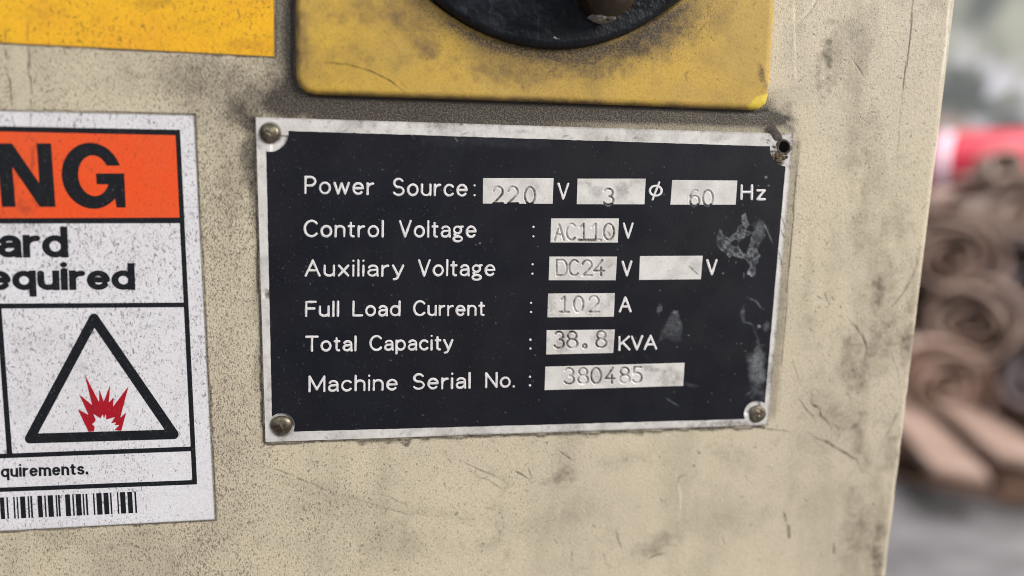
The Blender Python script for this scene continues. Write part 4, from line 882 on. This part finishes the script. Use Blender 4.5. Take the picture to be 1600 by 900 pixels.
def cov_scr(x, y):
    s = Paint(x, y)
    s.line([(488, 99), (520, 98.5), (545, 101), (580, 111), (610, 126), (632, 143), (642, 151)], 1.7, 0.65, 0.3); s.blob(667, 92, 3, 3, 0, 0.7, 0.6); s.line([(622, 122), (634, 136)], 1.4, 0.25)
    s.line([(1088, 55), (1104, 34)], 1.5, 0.55, 0.3); s.line([(1074, 128), (1070, 116), (1080, 110)], 1.5, 0.5); s.line([(1176, 74), (1186, 79)], 1.3, 0.45); s.blob(1097, 59, 2, 2, 0, 0.6); s.blob(1190, 43, 2.5, 2, 0, 0.5); s.line([(1175, 10), (1183, 2)], 1.3, 0.4)
    for k in range(60):
        px, py = RNG.uniform(470, 1200), RNG.uniform(0, 160); a = RNG.uniform(0, 3.1); L = RNG.uniform(2, 6); s.line([(px, py), (px + L * math.cos(a), py + L * math.sin(a))], 1.1, 0.35, 0.3)
    return np.clip(s.v, 0, 1)
def cov_sp(x, y):
    rr = np.hypot(x - 868, y + 229)
    return np.clip(0.20 + 0.65 * np.exp(-((rr - 335) / 34) ** 2) + 0.5 * (fbm(x, y, 70, 3) - 0.5) + 0.25 * sm(780, 950, x) * (1 - sm(1150, 1200, x)) * (1 - sm(60, 140, y)), 0, 1)
def cov_chip(x, y):
    c = Paint(x, y); c.v += 0.85 * (1 - sm(-1.5, 1.5, poly_sd([(1169, 163), (1188, 150), (1206, 147), (1206, 176), (1170, 176)])(x, y) + 5 * (vnoise(x, y, 7, 2) - 0.5)))
    c.v += 0.5 * (1 - sm(0.5, 2.5, abs(x - (1211.5 - y * 0.066)))); return np.clip(c.v, 0, 1)
def cov_h(x, y):
    d = -cov(x, y); t = np.clip(d / 11.0, 0, 1)
    h = -0.0016 * (1 - np.sqrt(np.clip(1 - (1 - t) ** 2, 0, 1)))
    rr = np.hypot(x - 868, y + 229)
    return h - 0.0011 * (1 - sm(300.5, 303.5, rr))
implicit_sheet("cover_plate", cov, (440, -704, 1300, 180), 2.0, M_COVER, sw, H_C, hfun=cov_h, painters=dict(grime=cov_gr, scratch=cov_scr, speck=cov_sp, chip=cov_chip, smudge=cov_sm), smooth=True, skirt_to=0.0)
def lathe(name, cx, cy, prof, mat, parent, ns=160):
    """prof: list of (radius in photo pixels at the cover, height in metres)"""
    c = P(cx, cy, H_C); k = abs(P(cx + 100, cy, H_C)[0] - P(cx - 100, cy, H_C)[0]) / 200
    vs, fs = [], []
    for r, h in prof:
        for j in range(ns):
            t = 2 * math.pi * j / ns; vs.append((c[0] + r * k * math.cos(t), -h, c[2] + r * k * math.sin(t)))
    for i in range(len(prof) - 1):
        for j in range(ns):
            q = (j + 1) % ns; fs.append([i * ns + j, i * ns + q, (i + 1) * ns + q, (i + 1) * ns + j])
    return mesh_obj(name, vs, fs, mat, parent, smooth=True)
M_GAP = mat_plain("black_gap_plastic", (0.004, 0.004, 0.005), (0.008, 0.008, 0.009), 300, 0.7, 0, 0.2, 0.0002, 0.2)
M_BODY = NT("black_dial"); M_BODY = M_DIAL
lathe("dial_seat", 868, -229, [(301.5, H_C - 0.0008), (286, H_C - 0.0009)], M_GAP, sw)
lathe("dial", 868, -229, [(290, H_C - 0.0010), (289.5, H_C + 0.0008), (287.5, H_C + 0.0017), (284, H_C + 0.0023), (278, H_C + 0.0025), (270, H_C + 0.0023), (262, H_C + 0.0026), (200, H_C + 0.0030), (100, H_C + 0.0034), (2, H_C + 0.0035)], M_DIAL, sw)
hsd = lambda x, y: seg_d(x, y, [(872, -190), (952, -14)]) - 41 - 2.0 * (vnoise(x, y, 14, 5) - 0.5)
H_H = H_C + 0.009
hd = implicit_sheet("handle", hsd, (800, -260, 1020, 60), 2.0, M_HANDLE, sw, H_H, hfun=lambda x, y: 0.004 * np.sqrt(np.clip(1 - (1 - np.clip(-hsd(x, y) / 40, 0, 1)) ** 2, 0, 1)), smooth=True, skirt_to=H_C + 0.003)
tsd = lambda x, y: np.minimum(seg_d(x, y, [(934, 25), (950, 26), (958, 20)]) - 8, seg_d(x, y, [(958, 21), (968, 14)]) - 4.0) + 5 * (vnoise(x, y, 6, 3) - 0.5)
tip = implicit_sheet("worn_tip", tsd, (915, 5, 985, 45), 1.0, M_TIP, sw, H_H - 0.001, hfun=lambda x, y: 0.0016 * sm(0, 6, -tsd(x, y)) * (0.6 + 0.8 * vnoise(x, y, 6, 8)), smooth=True, skirt_to=H_C + 0.004)
tip.parent = hd; tip.matrix_parent_inverse = Matrix.Identity(4)
# a chipped flake on the dial's lower rim
flk = lambda x, y: np.hypot((x - 869) / 1.6, y - 60) - 4.0 + 5 * (vnoise(x, y, 4, 2) - 0.5)
implicit_sheet("rim_chip", flk, (855, 50, 885, 72), 0.8, M_TIP, sw, H_C + 0.0022, hfun=lambda x, y: 0.0005 * sm(0, 3, -flk(x, y)) * vnoise(x, y, 3, 6), smooth=True)

# ------------------------------------------------------------------ the yard behind: floor, pallet, planks, rolls, cylinder, wall
def slab(name, size, mat, parent=None, loc=(0, 0, 0), rot=(0, 0, 0), bevel=0.004):
    bm = bmesh.new(); bmesh.ops.create_cube(bm, size=1); bmesh.ops.scale(bm, vec=size, verts=bm.verts)
    bmesh.ops.bevel(bm, geom=bm.edges[:], offset=bevel, segments=2, affect='EDGES')
    me = bpy.data.meshes.new(name); bm.to_mesh(me); bm.free(); me.materials.append(mat)
    o = bpy.data.objects.new(name, me); link(o, parent); o.location = loc; o.rotation_euler = rot; return o
M_FLOOR = mat_plain("grey_concrete", (0.115, 0.108, 0.112), (0.205, 0.195, 0.202), 6.0, 0.75, 0, 0.3, 0.004)
M_WOOD = mat_plain("pale_sawn_wood", (0.34, 0.24, 0.195), (0.26, 0.175, 0.14), 9, 0.7, 0, 0.3, 0.002)
M_PALLET = mat_plain("brown_pallet_wood", (0.33, 0.20, 0.15), (0.22, 0.13, 0.09), 9, 0.75, 0, 0.3, 0.002)
M_REDP = mat_plain("red_paint", (0.50, 0.022, 0.05), (0.44, 0.018, 0.042), 8, 0.42, 0, 0, 0.001, 0.6)
M_BAND = mat_plain("white_band_paint", (0.72, 0.60, 0.70), (0.66, 0.54, 0.64), 8, 0.4, 0, 0, 0.001)
def floor():
    me = bpy.data.meshes.new("floor"); S = 25
    me.from_pydata([(-S, -S, 0), (S, -S, 0), (S, S, 0), (-S, S, 0)], [], [[0, 1, 2, 3]]); me.materials.append(M_FLOOR)
    o = bpy.data.objects.new("floor", me); link(o); tag(o, "bare grey concrete floor behind the cabinet", "floor", kind="structure")
floor()
base = on_floor(1500, 772)
d2 = Vector((base.x - CAM[0], base.y - CAM[1])); D0 = d2.length; AZ = math.atan2(d2.x, d2.y)
FW = Vector((math.sin(AZ), math.cos(AZ), 0)); RT = Vector((math.cos(AZ), -math.sin(AZ), 0))
def at_d(px, py, D):
    d = Vector(R @ _ray_c(px, py)); return Vector(CAM) + d * (D / d.dot(FW))
def lay(r, f, z): return base + RT * r + FW * f + Vector((0, 0, z))
pal = empty("pallet", tuple(base), "low brown wooden pallet on the concrete floor under the rolls", "pallet", rot=(0, 0, -AZ))
for f in (0.06, 0.42, 0.78): slab("bottom_board", (1.3, 0.10, 0.02), M_PALLET, pal, (0.15, f, 0.0105))
for r in (-0.44, 0.15, 0.74):
    for f in (0.06, 0.42, 0.78): slab("block", (0.12, 0.10, 0.055), M_PALLET, pal, (r, f, 0.0485))
for k in range(6): slab("deck_board", (1.3, 0.12, 0.02), M_PALLET, pal, (0.15, 0.062 + 0.146 * k, 0.0866))
# pale planks lying slantwise on the pallet, each lapping over the next
ZP = 0.105
planks = [((1378, 648), (1492, 752), 0.165, "pale plank nearest the cabinet edge, slanting across the pallet"),
          ((1446, 640), (1590, 744), 0.18, "middle pale plank slanting across the pallet, overlapping its neighbours"),
          ((1540, 636), (1700, 724), 0.20, "pale plank at the picture's right edge, lying on top of the others"),
          ((1610, 638), (1740, 710), 0.15, "pale plank just outside the right edge, mostly out of the picture")]
for k, (a, b, wd, lb) in enumerate(planks[:3]):
    A, B = on_floor(*a, ZP), on_floor(*b, ZP); ax = (B - A); L = ax.length; ax.normalize()
    yaw = math.atan2(ax.y, ax.x); c = A + ax * (L / 2 - 0.02)
    bm = bmesh.new(); nseg = 24; ln = L + 0.10; ring = []
    for i in range(nseg + 1):
        u = i / nseg; xx = (u - 0.5) * ln; t_ = 1 - u
        lift = 0.045 * t_ ** 2.2; side = 0.035 * math.sin(math.pi * u) - 0.03 * t_ ** 2
        taper_ = 1 - 0.10 * sm(0.85, 1.0, u)
        ring.append([bm.verts.new((xx, side + sy_ * wd / 2 * taper_, lift + sz_ * 0.010)) for sy_, sz_ in ((-1, -1), (1, -1), (1, 1), (-1, 1))])
    for a_, b_ in zip(ring[:-1], ring[1:]):
        for q_ in range(4): bm.faces.new((a_[q_], b_[q_], b_[(q_ + 1) % 4], a_[(q_ + 1) % 4]))
    bm.faces.new(ring[0]); bm.faces.new(ring[-1][::-1]); bmesh.ops.recalc_face_normals(bm, faces=bm.faces)
    me = bpy.data.meshes.new("plank"); bm.to_mesh(me); bm.free(); me.materials.append(M_WOOD)
    o = bpy.data.objects.new("plank", me); link(o); o.location = (c.x, c.y, ZP + 0.026 + 0.024 * k); o.rotation_euler = (math.radians(-9), 0, yaw)
    tag(o, lb, "plank", "pale planks on the pallet")

def roll_mesh(Rr, r0, turns, length, thick, seed):
    rg = random.Random(seed); n = int(turns * 28); V = []; Fc = []
    ph = rg.uniform(0, 6.28); ov = rg.uniform(0.82, 0.95); tilt = rg.uniform(0, 3.14)
    for k in range(n + 1):
        t = k / n; th = ph + t * turns * 2 * math.pi
        r = r0 + (Rr - r0) * t + 0.010 * math.sin(2.3 * th + seed) * t * (Rr / 0.1)
        dz = 0.018 * math.sin(1.7 * th + seed * 2) + 0.02 * (1 - t)
        for rr in (r, r - thick):
            x, z = rr * math.cos(th), rr * math.sin(th) * ov
            x, z = x, z
            V += [(x, dz, z), (x, length + dz, z)]
    for k in range(n):
        a, b = 4 * k, 4 * k + 4
        Fc += [[a, a + 1, b + 1, b], [a + 2, b + 2, b + 3, a + 3], [a, b, b + 2, a + 2], [a + 1, a + 3, b + 3, b + 1]]
    Fc += [[0, 2, 3, 1], [4 * n, 4 * n + 1, 4 * n + 3, 4 * n + 2]]
    return V, Fc
M_ROLLS = [mat_plain("brown_fibre_sheet", (0.48, 0.35, 0.295), (0.33, 0.235, 0.195), 14, 0.8, 0, 0.6, 0.006),
           mat_plain("reddish_brown_fibre_sheet", (0.52, 0.37, 0.305), (0.38, 0.265, 0.215), 14, 0.8, 0, 0.6, 0.006),
           mat_plain("grey_lilac_sheet", (0.27, 0.225, 0.24), (0.19, 0.155, 0.16), 14, 0.75, 0, 0.5, 0.006),
           mat_plain("pale_tan_sheet", (0.46, 0.36, 0.31), (0.36, 0.27, 0.23), 14, 0.8, 0, 0.5, 0.006)]
# px, py, radius px, hole ratio, turns, depth behind the pallet front, yaw, sheet, label
ROLLS = [
 (1480, 604, 76, 0.10, 4.5, 0.26, 14, 1, "tightly wound brown roll lying lowest, just above the pale planks by the cabinet"),
 (1512, 506, 74, 0.16, 4.0, 0.30, -8, 0, "brown roll with a wide open dark centre, middle of the stack"),
 (1488, 404, 72, 0.14, 4.0, 0.32, 10, 0, "broad loosely wound brown roll in the stack below the red cylinder"),
 (1606, 440, 66, 0.12, 3.0, 0.34, -20, 2, "greyish roll at the right edge beside the brown ones, upper"),
 (1612, 590, 50, 0.12, 3.0, 0.24, -15, 2, "greyish lilac roll at the right edge, lower, above the planks"),
 (1604, 335, 64, 0.12, 3.0, 0.38, 24, 3, "pale tan roll at the top right of the stack"),
 (1574, 266, 30, 0.50, 1.8, 0.40, 10, 3, "small tan roll with an open dark end, in front of the red cylinder"),
 (1515, 330, 46, 0.15, 3.0, 0.56, 30, 0, "dark brown roll tucked directly under the red cylinder"),
 (1560, 390, 62, 0.15, 3.0, 0.62, -6, 1, "reddish brown roll set back between the broad roll and the pale tan roll"),
 (1568, 552, 60, 0.15, 3.0, 0.60, 5, 0, "brown roll set back in the gap between the middle roll and the lilac roll"),
 (1436, 462, 60, 0.15, 3.0, 0.58, 8, 1, "reddish brown roll set back against the cabinet edge, half hidden by it")]
for i, (px, py, rp, hr, tn, dd, yaw, mi, lb) in enumerate(ROLLS):
    D = D0 + dd; c = at_d(px, py, D); dist = (c - Vector(CAM)).length
    Rr = rp / F * dist * 0.97
    V, Fc = roll_mesh(Rr, Rr * hr, tn, 0.9, 0.0075 if tn > 2 else 0.012, i * 3 + 1)
    me = bpy.data.meshes.new("sheet_roll"); me.from_pydata(V, [], Fc); me.materials.append(M_ROLLS[mi]); me.polygons.foreach_set('use_smooth', [True] * len(me.polygons))
    o = bpy.data.objects.new("sheet_roll", me); link(o); o.location = c; o.rotation_euler = (math.radians(-4), 0, -AZ + math.radians(yaw))
    tag(o, lb, "roll", "brown rolls stacked on the pallet")
# red cylinder lying across the back of the stack
cc = at_d(1466, 268, D0 + 0.80); ce = at_d(1760, 262, D0 + 0.74); axv = (ce - cc).normalized(); dist = (cc - Vector(CAM)).length
RC = 53 / F * dist
cyl = empty("red_cylinder", tuple(cc), "glossy red cylinder with white band lying on the brown rolls", "cylinder")
rotq = Vector((0, 0, 1)).rotation_difference(axv); cyl.rotation_euler = rotq.to_euler()
def revolve(name, prof, mat, parent, ns=64):
    V, Fc = [], []
    for r, z in prof:
        for j in range(ns):
            t = 2 * math.pi * j / ns; V.append((r * math.cos(t), r * math.sin(t), z))
    for i in range(len(prof) - 1):
        for j in range(ns):
            q = (j + 1) % ns; Fc.append([i * ns + j, i * ns + q, (i + 1) * ns + q, (i + 1) * ns + j])
    me = bpy.data.meshes.new(name); me.from_pydata(V, [], Fc); me.materials.append(mat); me.polygons.foreach_set('use_smooth', [True] * len(me.polygons))
    o = bpy.data.objects.new(name, me); link(o, parent); return o
LC = 0.75
revolve("body", [(0.001, -0.19), (RC * 0.35, -0.185), (RC * 0.7, -0.16), (RC * 0.92, -0.11), (RC, -0.06), (RC, LC), (RC * 0.9, LC + 0.03), (0.001, LC + 0.04)], M_REDP, cyl)
revolve("white_band", [(RC + 0.0005, 0.012), (RC + 0.002, 0.013), (RC + 0.002, 0.052), (RC + 0.0005, 0.053)], M_BAND, cyl)
# stained wall at the back
def wall():
    t = NT("stained_grey_green_wall")
    c = t.mix(t.rng(t.noise(2.2, 3, 0.6), 0.40, 0.60), (0.10, 0.112, 0.108), (0.32, 0.33, 0.285))
    c = t.mix(t.rng(t.noise(3.4, 2, 0.5, 0.4), 0.54, 0.66), c, (0.58, 0.58, 0.64))
    c = t.mix(t.rng(t.noise(2.7, 2), 0.56, 0.68), c, (0.42, 0.34, 0.30))
    mt = t.out(c, 0.85)
    o = slab("wall", (16.0, 0.15, 4.2), mt, None, tuple(lay(0.9, 2.3, 2.1)), (0, 0, -AZ), 0.01)
    tag(o, "stained grey-green wall far behind the rolls", "wall")
wall()
print("EDGE_X", EDGE_X, P(1497, 0)[0], P(1389, 900)[0], "CAM", CAM, "D0", D0, "AZ", math.degrees(AZ))
